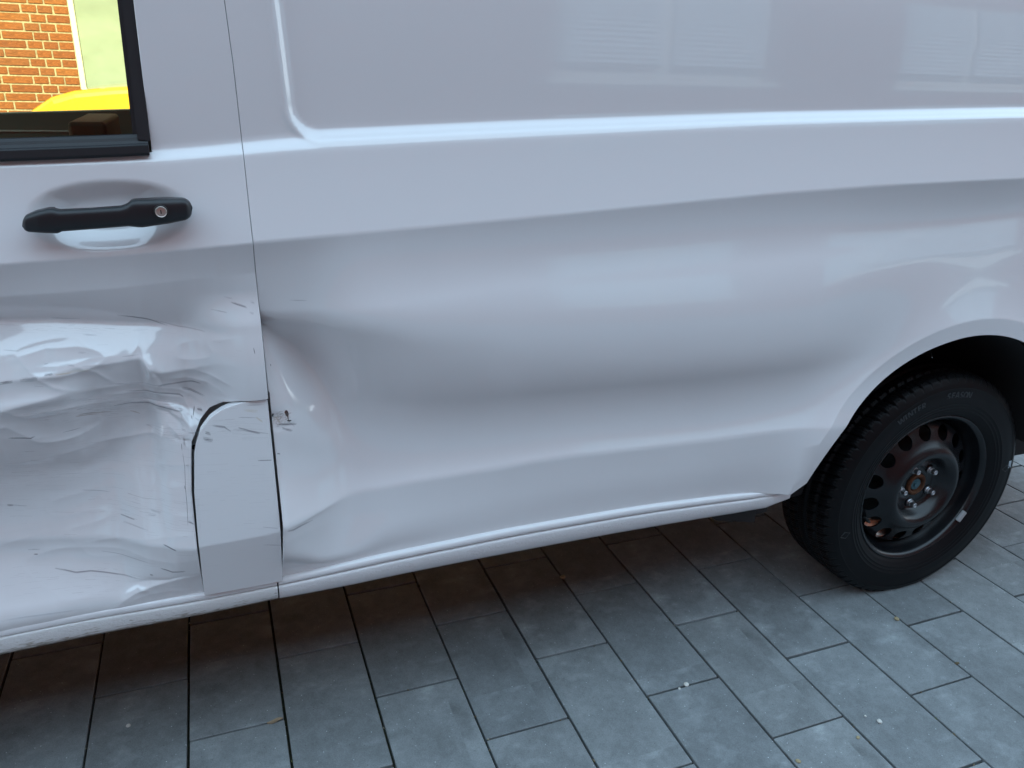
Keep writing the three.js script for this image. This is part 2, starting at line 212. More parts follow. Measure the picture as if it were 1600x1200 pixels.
// ---------------------------------------------------------------- ground: pavers laid on a bed
const PW = 0.2, PL = 0.4;
const pavement = structure(group('pavement', scene));
{
  const bedTex = dataTex(256, (i, j) => { const n = fbm(i / 5, j / 5, 3) * 60 + hash(i, j) * 40, m = noise(i / 22, j / 22); return [26 + n * 0.5, 26 + n * (0.5 + 0.1 * m), 22 + n * 0.36]; }, { srgb: true });
  const bed = mesh('joint_sand', new THREE.PlaneGeometry(120, 120, 1, 1).rotateX(-Math.PI / 2).translate(0, -0.012, 0), new THREE.MeshStandardMaterial({ map: bedTex, roughness: 1 }), pavement);
  { const uv = bed.geometry.attributes.uv; for (let i = 0; i < uv.count; i++) uv.setXY(i, uv.getX(i) * 400, uv.getY(i) * 400); }
  // concrete face: fine aggregate, pale specks, faint scuffs and traffic film
  const tex = dataTex(1024, (i, j, n) => {
    let v = 131 + (fbm(i / 90, j / 90, 4) - 0.5) * 34 + (fbm(i / 14 + 40, j / 14, 3) - 0.5) * 18 + (hash(i >> 1, j >> 1) - 0.5) * 14 + (hash(i, j + 999) - 0.5) * 12;
    const sc = fbm(i / 70 + 9, j / 45 + 3, 4); if (sc > 0.54) v += (sc - 0.54) * 80;
    const s = hash(i >> 1, (j >> 1) + 7777); if (s > 0.9985) v += 30 + 70 * hash(i >> 1, j >> 1); if (s < 0.0012) v -= 34; const st = fbm(i / 120 + 60, j / 120 + 20, 4); if (st < 0.34) v -= (0.34 - st) * 90;
    return [v * 0.97, v * 1.01, v * 1.02];
  }, { srgb: true });
  const bump = dataTex(512, (i, j) => { const v = 120 + (hash(i, j) - 0.5) * 90 + (fbm(i / 8, j / 8, 3) - 0.5) * 120; return [v, v, v]; });
  const tones = [1, 0.93, 1.06, 0.97, 1.03, 0.9, 1.0, 1.08];
  const mats = tones.map((t, k) => { const m = new THREE.MeshStandardMaterial({ map: tex, color: lin3(t * 1.0, t * (0.995 + 0.01 * (k % 2)), t * (1.0 + 0.02 * ((k * 3) % 2))), roughness: 0.72, bumpMap: bump, bumpScale: 0.0006 }); return m; });
  // chamfered slab, origin at the centre of its top
  const base = new RoundedBoxGeometry(PW - 0.0055, 0.07, PL - 0.0055, 2, 0.0022).translate(0, -0.035, 0);
  const variants = [];
  for (let k = 0; k < 6; k++) { // six crops of the concrete face
    const g = base.clone(), p = g.attributes.position, uv = g.attributes.uv, ox = rnd() * 3, oy = rnd() * 3, fl = k % 2 ? -1 : 1;
    for (let i = 0; i < p.count; i++) uv.setXY(i, (fl * p.getX(i) + p.getY(i)) / 0.9 + ox, (p.getZ(i) + p.getY(i)) / 0.9 + oy);
    variants.push(g);
  }
  const far = [];
  for (let u = -60; u < 70; u++) for (let r = -22; r < 20; r++) {
    const x = (u + 0.5) * PW, odd = ((u % 2) + 2) % 2, z = (r + 0.5 + (odd ? 0.5 : 0)) * PL;
    if (x < -12 || x > 14 || z < -6.95 || z > 6.0) continue;
    const near = u >= -4 && u <= 19 && z > -1.4 && z < 1.9 && !(u > 12 && z < -1.2);
    if (near) {
      const o = mesh('paver', variants[(rnd() * 6) | 0], mats[(rnd() * 8) | 0], pavement);
      o.position.set(x + (rnd() - 0.5) * 0.0016, (rnd() - 0.5) * 0.0016, z + (rnd() - 0.5) * 0.0022); o.rotation.set((rnd() - 0.5) * 0.004, (rnd() - 0.5) * 0.005, (rnd() - 0.5) * 0.005);
    } else far.push([x, z]);
  }
  const im = new THREE.InstancedMesh(variants[0], mats[0], far.length), M = new THREE.Matrix4();
  far.forEach(([x, z], i) => { M.makeTranslation(x, (hash(i, 3) - 0.5) * 0.0016, z); im.setMatrixAt(i, M); const t = 0.9 + 0.2 * hash(i, 5); im.setColorAt(i, lin3(t, t, t * 1.01)); });
  { const G = new THREE.IcosahedronGeometry(1, 0), n = 900, gi = new THREE.InstancedMesh(G, std(1, 1, 1, 1), n), q = new THREE.Quaternion(), e = new THREE.Euler(), s = new THREE.Vector3(), p = new THREE.Vector3();
    for (let k = 0; k < n; k++) { const u = Math.floor(rnd() * 20) - 3, long = rnd() < 0.72, col = ((u % 2) + 2) % 2; const r = Math.floor(rnd() * 7) - 2; if (long) p.set(u * PW + (rnd() - 0.5) * 0.004, 0, -0.7 + rnd() * 2.4); else p.set(u * PW + rnd() * PW, 0, (r + (col ? 0.5 : 0)) * PL + (rnd() - 0.5) * 0.004);
      const a = 0.0008 + 0.0024 * rnd() * rnd() * (rnd() < 0.1 ? 1.8 : 1); p.y = -0.006 + 0.005 * rnd() + a * 0.3; e.set(rnd() * 6, rnd() * 6, rnd() * 6); q.setFromEuler(e); s.set(a * (1 + rnd()), a * 0.7, a); M.compose(p, q, s); gi.setMatrixAt(k, M); const t = rnd(); gi.setColorAt(k, t < 0.45 ? lin3(0.16, 0.13, 0.08) : t < 0.75 ? lin3(0.07, 0.085, 0.03) : lin3(0.3, 0.28, 0.22)); }
    gi.name = 'joint_grit'; gi.userData.kind = 'stuff'; gi.castShadow = gi.receiveShadow = true; pavement.add(gi); }
  im.name = 'outlying_pavers'; im.userData.kind = 'stuff'; im.castShadow = im.receiveShadow = true; pavement.add(im);
}

// ---------------------------------------------------------------- brick building across the yard, behind the camera: it shades the van and is mirrored in its paint
const brickTex = dataTex(512, (i, j) => { // 8 courses x 4 stretchers per tile: 1.04 m x 0.6 m
  const row = (j / 64) | 0, fy = j % 64, off = row % 2 ? 64 : 0, c = ((i + off) % 512), col = (c / 128) | 0, fx = c % 128;
  const mortar = fy < 9 || fx < 6, t = hash(row * 7 + 1, col * 13 + 2), n = (fbm(i / 9, j / 9, 3) - 0.5) * 40;
  return mortar ? [168 + n, 160 + n, 148 + n] : [138 + t * 34 + n, 72 + t * 20 + n * 0.7, 52 + t * 12 + n * 0.6];
}, { srgb: true });
const bounceBrickTex = dataTex(512, (i, j) => { // office building brick, darkened and reddened in colour to tune the light it bounces
  const row = (j / 64) | 0, fy = j % 64, off = row % 2 ? 64 : 0, c = ((i + off) % 512), col = (c / 128) | 0, fx = c % 128, mortar = fy < 8 || fx < 6, t = hash(row * 5 + 3, col * 11 + 7), n = (fbm(i / 9, j / 9, 3) - 0.5) * 34;
  return mortar ? [102 + n, 84 + n, 70 + n] : [122 + t * 28 + n, 54 + t * 12 + n * 0.7, 37 + t * 7 + n * 0.6];
}, { srgb: true });
const facadeMat = new THREE.MeshStandardMaterial({ map: bounceBrickTex, roughness: 0.9 });
const setUV = (g, fu, fv) => { const p = g.attributes.position, uv = g.attributes.uv; for (let i = 0; i < p.count; i++) uv.setXY(i, fu(p.getX(i), p.getY(i), p.getZ(i)), fv(p.getX(i), p.getY(i), p.getZ(i))); return g; };
const FZ = 6.2;
{
  const b = tag(group('brick_building', scene), 'long brick office building with blinds in its windows, opposite the van', 'building');
  const wins = [];
  for (const x0 of [-8.6, -4.4, 3.6, 7.9]) for (const [y0, y1] of [[1.2, 2.9], [3.8, 5.4]]) if (x0 !== 3.6 || y0 < 2) wins.push([x0, x0 + 2.5, y0, y1]);
  const wallG = slab([[-26, -0.1], [26, -0.1], [26, 6.0], [-26, 6.0]], FZ, 0.34, 0, wins.map(([a, c, d, e]) => [[a, d], [a, e], [c, e], [c, d]]));
  mesh('wall', setUV(wallG, (x, y, z) => (x + z) / 1.04, (x, y) => y / 0.6), facadeMat, b);
  mesh('rear_wall', bar(52, 5.95, 0.3, 0, 2.9, FZ + 6, 0.01), facadeMat, b);
  mesh('roof', bar(52.3, 0.12, 6.9, 0, 6.06, FZ + 3.05, 0.02), std(0.22, 0.22, 0.23, 0.8), b);
  for (const s of [-1, 1]) mesh('side_wall', bar(0.3, 5.95, 5.6, s * 25.8, 2.9, FZ + 3.2, 0.01), facadeMat, b);
  const frameM = std(0.80, 0.78, 0.68, 0.45), slatM = std(0.72, 0.74, 0.74, 0.5), glassM = phy(0.9, 0.95, 0.95, 0.02, { transmission: 1, thickness: 0, ior: 1.5 });
  const slatG = new THREE.BoxGeometry(1.12, 0.004, 0.055).rotateX(-0.9), sill = bar(2.62, 0.07, 0.22, 0, 0, 0, 0.01), paneG = new THREE.PlaneGeometry(1.14, 1.62);
  wins.forEach(([x0, x1, y0, y1], k) => {
    const w = group('window', b); w.position.set((x0 + x1) / 2, y0, FZ + 0.14);
    const H = y1 - y0, f = [bar(2.5, 0.07, 0.07, 0, 0.035, 0), bar(2.5, 0.07, 0.07, 0, H - 0.035, 0), bar(0.09, H - 0.14, 0.066, 0, H / 2, 0)];
    for (const s of [-1, 1]) f.push(bar(0.07, H - 0.14, 0.066, s * 1.215, H / 2, 0));
    mesh('frame', mergeGeometries(f), frameM, w); const si = mesh('sill', sill, frameM, w); si.position.set(0, -0.04, -0.1);
    for (const s of [-1, 1]) {
      const p = mesh('pane', paneG, glassM, w); p.position.set(s * 0.61, H / 2, 0);
      const n = y0 > 2 ? 12 : 21; for (let i = 0; i < n; i++) { const q = mesh('blind_slat', slatG, slatM, w); q.position.set(s * 0.61, H - 0.12 - i * 0.068, -0.075); }
    }
    mesh('room_back', new THREE.PlaneGeometry(2.6, 2).translate(0, 0.85, 0.9), std(0.10, 0.10, 0.10, 0.9), w);
  });
}

// ---------------------------------------------------------------- sunlit brick wall beyond the van, metal door, yellow van
const BZ = -7;
{
  const wall = tag(group('brick_wall', scene), 'sunlit orange brick wall with pale mortar beyond the cab window', 'wall');
  const EX = -0.463; // right-hand end of the brickwork, at the door frame
  const mort = std(0.52, 0.46, 0.34, 0.95, { map: dataTex(128, (i, j) => { const n = 215 + (hash(i, j) - 0.5) * 60; return [n, n, n]; }, { srgb: true }) });
  const panel = mesh('mortar', bar(1.84, 2.1, 0.2, EX - 0.92, 1.35, BZ - 0.1 - 0.004, 0.002), mort, wall);
  const outer = (g) => setUV(g, (x, y, z) => (x + z) / 1.04, (x, y) => y / 0.6);
  const wide = new THREE.MeshStandardMaterial({ map: brickTex, roughness: 0.9 });
  mesh('brickwork', outer(bar(10, 5.1, 0.3, EX - 1.84 - 5.002, 2.45, BZ - 0.15, 0.003)), wide, wall);
  mesh('brickwork', outer(bar(1.838, 2.6, 0.3, EX - 0.92, 3.703, BZ - 0.15, 0.003)), wide, wall);
  mesh('brickwork', outer(bar(1.838, 0.4, 0.3, EX - 0.92, 0.098, BZ - 0.15, 0.003)), wide, wall);
  mesh('brickwork', outer(bar(11, 5.1, 0.3, 1.35 + 5.5, 2.45, BZ - 0.15, 0.003)), wide, wall);
  mesh('brickwork', outer(bar(1.35 - EX - 0.006, 2.5, 0.3, (1.35 + EX) / 2, 3.75, BZ - 0.15, 0.003)), wide, wall);
  const cols = [[0.40, 0.130, 0.040], [0.43, 0.145, 0.045], [0.36, 0.115, 0.040], [0.44, 0.16, 0.05], [0.38, 0.135, 0.05]];
  const bt = dataTex(128, (i, j) => { const n = 205 + (fbm(i / 12, j / 12, 3) - 0.5) * 90 + (hash(i, j) - 0.5) * 30, s = hash(i >> 2, (j >> 2) + 31) > 0.99 ? 40 : 0; return [n + s, n + s, n + s]; }, { srgb: true });
  const bm = cols.map((c) => std(...c, 0.9, { map: bt }));
  const geoOf = {}; const bg = (w) => geoOf[w] || (geoOf[w] = new RoundedBoxGeometry(w, 0.061, 0.06, 1, 0.006));
  for (let r = 0; r < 27; r++) {
    const seq = r % 2 ? [0.115, 0.115, 0.115, 0.24, 0.115, 0.24, 0.115, 0.24, 0.115, 0.24] : [0.18, 0.115, 0.24, 0.115, 0.24, 0.115, 0.24, 0.115, 0.24, 0.115];
    let x = EX - 0.006;
    for (const w of seq) { if (x - w < EX - 1.83) break;
      const o = mesh('brick', bg(w), bm[(rnd() * 5) | 0], wall); o.position.set(x - w / 2 + (rnd() - 0.5) * 0.004, 0.337 + r * 0.0752 + (rnd() - 0.5) * 0.003, BZ - 0.022 + (rnd() - 0.5) * 0.005); o.rotation.z = (rnd() - 0.5) * 0.012; x -= w + 0.0135; }
  }
  const d = tag(group('metal_door', scene), 'pale grey green metal door beside the sunlit brickwork', 'door');
  const dm = std(0.30, 0.39, 0.35, 0.6, { map: dataTex(256, (i, j) => { const n = 222 + (fbm(i / 40, j / 16, 4) - 0.5) * 50; return [n, n, n]; }, { srgb: true }) });
  mesh('leaf', bar(1.70, 2.38, 0.05, 0.436, 1.2, BZ - 0.05), dm, d);
  mesh('frame', mergeGeometries([bar(0.045, 2.48, 0.1, EX + 0.0245, 1.24, BZ - 0.03), bar(0.045, 2.48, 0.1, 1.32, 1.24, BZ - 0.03), bar(1.73, 0.06, 0.1, 0.43, 2.455, BZ - 0.03)]), std(0.72, 0.70, 0.58, 0.5), d);
  for (const [x, y] of [[-0.045, 1.20], [-0.03, 1.075]]) mesh('bolt_head', new THREE.CylinderGeometry(0.008, 0.009, 0.012, 12).rotateX(Math.PI / 2).translate(x, y, BZ - 0.02), std(0.1, 0.1, 0.1, 0.6), d);
}
{
  const v = tag(group('yellow_van', scene), 'yellow van parked by the brick wall, its bonnet seen through the cab window', 'van');
  const ym = phy(0.66, 0.36, 0.002, 0.45, { clearcoat: 1, clearcoatRoughness: 0.04 }), gm = phy(0.05, 0.06, 0.06, 0.05), bm = std(0.02, 0.02, 0.02, 0.7);
  const z0 = -6.72, dp = 1.62;
  const body = [[-0.66, 0.32], [-0.70, 0.6], [-0.67, 0.88], [-0.60, 0.99], [-0.46, 1.085], [-0.30, 1.135], [-0.05, 1.165], [0.2, 1.185], [0.55, 1.22], [1.05, 1.72], [1.22, 1.80], [3.6, 1.82], [3.72, 1.7], [3.76, 0.4], [3.4, 0.32], [3.32, 0.32]];
  const arch = (cx) => { const a = []; for (let k = 0; k <= 12; k++) a.push([cx + 0.36 * Math.cos(Math.PI * k / 12), 0.32 + 0.34 * Math.sin(Math.PI * k / 12)]); return a; };
  mesh('body', slab([...body, ...arch(2.86), ...arch(0.12)], z0, dp, 0.05), ym, v);
  for (const s of [0, 1]) { mesh('side_window', slab([[0.72, 1.2], [1.12, 1.62], [1.55, 1.64], [1.55, 1.2]], s ? z0 + dp - 0.004 : z0 - 0.012, 0.016, 0.003), gm, v);
    for (const cx of [2.86, 0.12]) { const w = mesh('wheel', new THREE.CylinderGeometry(0.31, 0.31, 0.2, 40).rotateX(Math.PI / 2), bm, v); w.position.set(cx, 0.31, s ? z0 + dp - 0.13 : z0 + 0.13); const r = mesh('hub_cap', new THREE.CylinderGeometry(0.19, 0.2, 0.02, 32).rotateX(Math.PI / 2), std(0.4, 0.4, 0.4, 0.4, { metalness: 0.6 }), w); r.position.z = s ? 0.105 : -0.105; }
    mesh('headlight', new RoundedBoxGeometry(0.09, 0.16, 0.3, 3, 0.03).translate(-0.655, 0.84, s ? z0 + dp - 0.24 : z0 + 0.24), phy(0.8, 0.8, 0.8, 0.1), v); }
  mesh('windscreen', new THREE.BoxGeometry(0.012, 0.62, 1.36).rotateZ(-0.785).translate(0.79, 1.476, z0 + dp / 2), gm, v);
  mesh('bumper', new RoundedBoxGeometry(0.16, 0.22, 1.6, 3, 0.05).translate(-0.67, 0.43, z0 + dp / 2), bm, v);
}

// ---------------------------------------------------------------- the white van: measured lines of its side (x along the van, y up; z is outward)
const CREASE = [[-1.9, 1.02], [-0.5, 1.045], [0.268, 1.063], [0.436, 1.069], [0.622, 1.080], [0.827, 1.092], [1.055, 1.104], [1.309, 1.120], [1.596, 1.137], [1.922, 1.150], [2.299, 1.158], [3.35, 1.165]];
const BELTB = [[-1.9, 1.14], [-0.5, 1.172], [0.286, 1.194], [0.486, 1.201], [0.616, 1.212], [0.684, 1.219], [1.063, 1.239], [1.6, 1.263], [2.3, 1.285], [3.35, 1.30]];
const BELTT = [[-1.9, 1.155], [-0.5, 1.188], [0.286, 1.211], [0.488, 1.219], [0.619, 1.231], [0.687, 1.240], [1.068, 1.260], [1.608, 1.283], [2.308, 1.304], [3.35, 1.318]];
const SILL = [[-0.8, 0.436], [0.151, 0.436], [0.25, 0.440], [0.478, 0.440], [0.618, 0.443], [0.813, 0.455], [1.084, 0.463], [1.389, 0.461], [1.647, 0.448], [1.769, 0.437], [1.86, 0.425], [3.35, 0.42]];
const GAP = [[0.44, 0.617], [0.58, 0.620], [0.76, 0.619], [0.95, 0.619], [1.13, 0.617], [1.231, 0.6165], [1.344, 0.614], [1.43, 0.610], [1.75, 0.592]];
const smoothLine = (p) => (x) => (lin(p, x - 0.08) + 2 * lin(p, x - 0.04) + 3 * lin(p, x) + 2 * lin(p, x + 0.04) + lin(p, x + 0.08)) / 9;
const crease = smoothLine(CREASE), beltB = smoothLine(BELTB), beltT = smoothLine(BELTT), sillY = smoothLine(SILL), gapX = (y) => lin(GAP, y);
const zCrease = (x) => 0.512 - 0.005 * ((x - 0.9) / 1.2) ** 2;
const tilt = (t) => t > 0 ? 2.6 * t : 2.4 * t; // how steep the panel's tilts are
// A field of outward positions, integrated from tilts (degrees, up positive) given along lines that run lengthwise.
const X0 = -1.9, X1 = 3.36, Y0 = 0.38, Y1 = 1.90, DX = 0.004, DY = 0.002, NX = Math.round((X1 - X0) / DX) + 1, NY = Math.round((Y1 - Y0) / DY) + 1;
function makeField(curves, blur, sillZ, near = false) {
  const z = new Float32Array(NX * NY), R = Math.PI / 180;
  for (let i = 0; i < NX; i++) {
    const x = X0 + i * DX, yc = crease(x), bb = beltB(x), bt = beltT(x), ys = sillY(x), zc = zCrease(x);
    const low = [[yc, -14], [yc - 0.012, -13], [yc - 0.05, -4]];
    for (const c of curves) { const y = Math.min(low[low.length - 1][0] - 0.004, lin(c, x, 1)); low.push([Math.max(y, ys + 0.004), tilt(lin(c, x, 2))]); }
    low.push([ys - 0.004, -5]);
    const up = [[yc, 15], [yc + 0.03, 14], [bb - 0.006, 10], [bb, 20], [bb + 0.006, 42], [bt - 0.006, 42], [bt, 14], [bt + 0.008, -1.5], [1.45, 0.5], [1.6, 8], [1.72, 13], [1.82, 24], [1.90, 45]];
    const jc = (yc - Y0) / DY, jf = Math.floor(jc);
    const lowAsc = low.slice().reverse();
    let a = zc; // downward
    let yPrev = yc; for (let j = jf; j >= 0; j--) { const y = Y0 + j * DY, ym = (y + yPrev) / 2; a -= (yPrev - y) * -Math.tan(R * lin(lowAsc, ym)) ; z[i * NY + j] = a; yPrev = y; }
    const js = Math.round((ys - Y0) / DY), e = sillZ - z[i * NY + js];
    // bring the foot of the panel to the sill: the correction is spread over the height, more of it near the foot where the sheet is torn
    const foot = near ? 1 + 0.9 * sstep(0.92, 0.66, x) : 1, dens = (y) => y < 0.545 ? foot : y > 0.97 ? 1 + 0.08 * (foot - 1) : 1; let sum = 0; const acc = new Float32Array(jf + 1);
    for (let j = jf; j >= 0; j--) { sum += dens(Y0 + j * DY); acc[j] = sum; } const full = acc[js];
    for (let j = 0; j <= jf; j++) z[i * NY + j] += e * Math.min(1.08, acc[j] / full);
    a = zc; yPrev = yc; for (let j = jf + 1; j < NY; j++) { const y = Y0 + j * DY, ym = (y + yPrev) / 2; a -= (y - yPrev) * Math.tan(R * lin(up, ym)); z[i * NY + j] = a; yPrev = y; }
  }
  const k = []; let ks = 0; for (let d = -3 * blur; d <= 3 * blur; d++) { const g = Math.exp(-d * d / (2 * blur * blur)); k.push(g); ks += g; }
  const o = new Float32Array(NX * NY);
  for (let i = 0; i < NX; i++) for (let j = 0; j < NY; j++) { let s = 0; for (let d = -3 * blur; d <= 3 * blur; d++) s += k[d + 3 * blur] * z[clamp(i + d, 0, NX - 1) * NY + j]; o[i * NY + j] = s / ks; }
  return (x, y) => { const fx = clamp((x - X0) / DX, 0, NX - 1.001), fy = clamp((y - Y0) / DY, 0, NY - 1.001), i = fx | 0, j = fy | 0, u = fx - i, v = fy - j, n = i * NY + j;
    return (o[n] * (1 - u) + o[n + NY] * u) * (1 - v) + (o[n + 1] * (1 - u) + o[n + NY + 1] * u) * v; };
}
const PLAIN = [[[0, 0.92, 5]], [[0, 0.80, -3]], [[0, 0.70, -9]], [[0, 0.645, 5]], [[0, 0.612, 9]], [[0, 0.606, -2]], [[0, 0.52, -3]]];
const fRear = makeField(REAR_CURVES, 3, 0.506, true), fDoor = makeField(DOOR_CURVES, 1, 0.506), fPlain = makeField(PLAIN, 1, 0.504);
const AX = 2.272, AY = 0.330, AR = 0.461;
const flare = (x, y) => { const r = Math.hypot(x - AX, y - AY); if (r > 0.70) return 0; if (r > 0.502) { const t = 1 - (r - 0.502) / 0.198; return 0.021 * t * t * t; } return 0.021 - 0.004 * (0.502 - r) / 0.04; };
// recessed upper panel of the load bay: bead round a rounded corner
const recess = (x, y) => { const L = 0.688 - (y - 1.3) * 0.06, B = beltT(x) - 0.006, r = 0.05, qx = L + r - x, qy = B + r - y; const d = (qx > 0 && qy > 0) ? r - Math.hypot(qx, qy) : Math.min(x - L, y - B);
  return -0.009 * sstep(-0.002, 0.016, d) + 0.0022 * Math.exp(-(((d + 0.004) / 0.005) ** 2)) * sstep(0.62, 0.66, x); };
const zRear = (x, y) => { const w = 0.82 + 0.18 * sstep(0.60, 0.70, x); return w * fRear(x, y) + (1 - w) * fPlain(x, y) + panelFolds(x, y) + flare(x, y) + recess(x, y) - 0.006 * Math.exp(-(((x - 0.622) / 0.016) ** 2) - ((y - 0.765) / 0.014) ** 2) - 0.003 * Math.exp(-(((x - 0.64) / 0.012) ** 2) - ((y - 0.772) / 0.01) ** 2); };
const BX = 0.419, BY = 1.127;
const bowl = (x, y) => { const u = (x - BX) / 0.116, v = (y - BY - 0.03 * (x - BX)) / 0.053, r = Math.pow(Math.abs(u) ** 2.3 + Math.abs(v) ** 2.1, 1 / 2.15); if (r > 1.05) return 0;
  let d = 0.017 * sstep(1.0, 0.42, r); const g = Math.max(Math.abs(x - 0.405) / 0.062, Math.abs(y - 1.112) / 0.045); d += 0.006 * sstep(1.3, 0.5, g) * sstep(1, 0.7, r); return -d; };
const bumpAt = (x, y, cx, cy, sx, sy, rot, h) => { const c = Math.cos(rot), s = Math.sin(rot), u = ((x - cx) * c + (y - cy) * s) / sx, v = (-(x - cx) * s + (y - cy) * c) / sy; return h * Math.exp(-u * u - v * v); };
// sharp folds: a crest along a line that falls away at its own rate on each side
const foldField = (list) => { for (const f of list) { f.x0 = Math.min(...f.p.map((p) => p[0])) - 0.05; f.x1 = Math.max(...f.p.map((p) => p[0])) + 0.05; f.y0 = Math.min(...f.p.map((p) => p[1])) - 0.05; f.y1 = Math.max(...f.p.map((p) => p[1])) + 0.05; }
  return (x, y) => { let z = 0; for (const f of list) { if (x < f.x0 || x > f.x1 || y < f.y0 || y > f.y1) continue; let best = 1, side = 1, at = 0; const n = f.p.length - 1;
      for (let k = 0; k < n; k++) { const [ax, ay] = f.p[k], [bx, by] = f.p[k + 1], dx = bx - ax, dy = by - ay, t = clamp(((x - ax) * dx + (y - ay) * dy) / (dx * dx + dy * dy)), px = x - ax - t * dx, py = y - ay - t * dy, d = Math.hypot(px, py); if (d < best) { best = d; side = dx * py - dy * px; at = (k + t) / n; } }
      const w = side > 0 ? f.a : f.b, q = Math.hypot(best, 0.0010) - 0.0010; z += f.h * Math.exp(-q / w) * (1 - sstep(0.03, 0.05, best)) * Math.sqrt(Math.max(0, Math.sin(Math.PI * clamp(at * 0.92 + 0.04)))); } return z; }; };
const doorFolds = foldField(DOOR_FOLDS), panelFolds = foldField(PANEL_FOLDS);
const ridged = (x, y) => { const n = 1 - Math.abs(2 * noise(x, y) - 1); return n * n; };
const crumple = (x, y) => { // crushed sheet: folds, then small facets that run with the blow
  const m = sstep(0.96, 0.91, y) * sstep(0.43, 0.46, y) * sstep(0.60, 0.48, x), k = sstep(0.72, 0.78, y);
  return doorFolds(x, y) + m * (0.0030 * (fbm(x * 9 + 3, y * 16, 2) - 0.37) + 0.0013 * (fbm(x * 22 + 3, y * 40, 2) - 0.37) + (0.0008 + 0.0026 * k) * ridged(x * 11 + y * 6 + 4, y * 34 - x * 5));
};
const zDoor = (x, y) => { const w = 1 - 0.9 * sstep(0.49, 0.60, x) * sstep(1.0, 0.94, y); return w * fDoor(x, y) + (1 - w) * fPlain(x, y) + bowl(x, y) + crumple(x, y); };
const normalAt = (f, x, y, h = f === zDoor ? 0.0016 : 0.0028) => new THREE.Vector3(-(f(x + h, y) - f(x - h, y)) / (2 * h), -(f(x, y + h) - f(x, y - h)) / (2 * h), 1).normalize();

const TX0 = 0.10, TY0 = 0.40, TW = 0.62; // the scuffed area that the paint map covers
// rows x columns of points on a panel, with rolled edges that turn inward
function panelGeo(P, f, { edges = 'LRBT', lip = 0.016, sign = 1 } = {}) {
  const nc = P.length, nr = P[0].length, pos = [], nor = [], uv = [], idx = [];
  const put = (x, y, z, n) => { pos.push(x, y, z); nor.push(n.x, n.y, n.z); uv.push((x - TX0) / TW, (y - TY0) / TW); return pos.length / 3 - 1; };
  const id = P.map((c) => c.map(([x, y]) => put(x, y, f(x, y), normalAt(f, x, y))));
  for (let i = 0; i < nc - 1; i++) for (let j = 0; j < nr - 1; j++) idx.push(id[i][j], id[i + 1][j], id[i + 1][j + 1], id[i][j], id[i + 1][j + 1], id[i][j + 1]);
  const strip = (list) => { // points in order along the edge, outward on the right-hand side
    let prev = null; const n = list.length;
    list.forEach(([i, j], k) => { const a = P[list[Math.max(0, k - 1)][0]][list[Math.max(0, k - 1)][1]], b = P[list[Math.min(n - 1, k + 1)][0]][list[Math.min(n - 1, k + 1)][1]], [x, y] = P[i][j];
      const t = new THREE.Vector2(b[0] - a[0], b[1] - a[1]).normalize(), ox = t.y, oy = -t.x, z = f(x, y), nn = normalAt(f, x, y), out = new THREE.Vector3(ox, oy, 0);
      const r = 0.0015, c = [put(x, y, z, nn), put(x + ox * r * 0.7, y + oy * r * 0.7, z - r * 0.35, nn.clone().add(out).normalize()), put(x + ox * r, y + oy * r, z - r * 1.2, out), put(x + ox * r, y + oy * r, z - lip, out)];
      if (prev) for (let q = 0; q < 3; q++) idx.push(prev[q], prev[q + 1], c[q + 1], prev[q], c[q + 1], c[q]); prev = c; });
  };
  const range = (n) => [...Array(n).keys()];
  if (edges.includes('B')) strip(range(nc).map((i) => [i, 0]));
  if (edges.includes('R')) strip(range(nr).map((j) => [nc - 1, j]));
  if (edges.includes('T')) strip(range(nc).reverse().map((i) => [i, nr - 1]));
  if (edges.includes('L')) strip(range(nr).reverse().map((j) => [0, j]));
  const g = new THREE.BufferGeometry(); g.setAttribute('position', new THREE.Float32BufferAttribute(pos, 3)); g.setAttribute('normal', new THREE.Float32BufferAttribute(nor, 3)); g.setAttribute('uv', new THREE.Float32BufferAttribute(uv, 2)); g.setIndex(idx); return g;
}
const rowsOf = (keys, counts) => { const r = []; for (let k = 0; k < counts.length; k++) for (let j = 0; j < counts[k]; j++) r.push(keys[k] + (keys[k + 1] - keys[k]) * j / counts[k]); r.push(keys[keys.length - 1]); return r; };

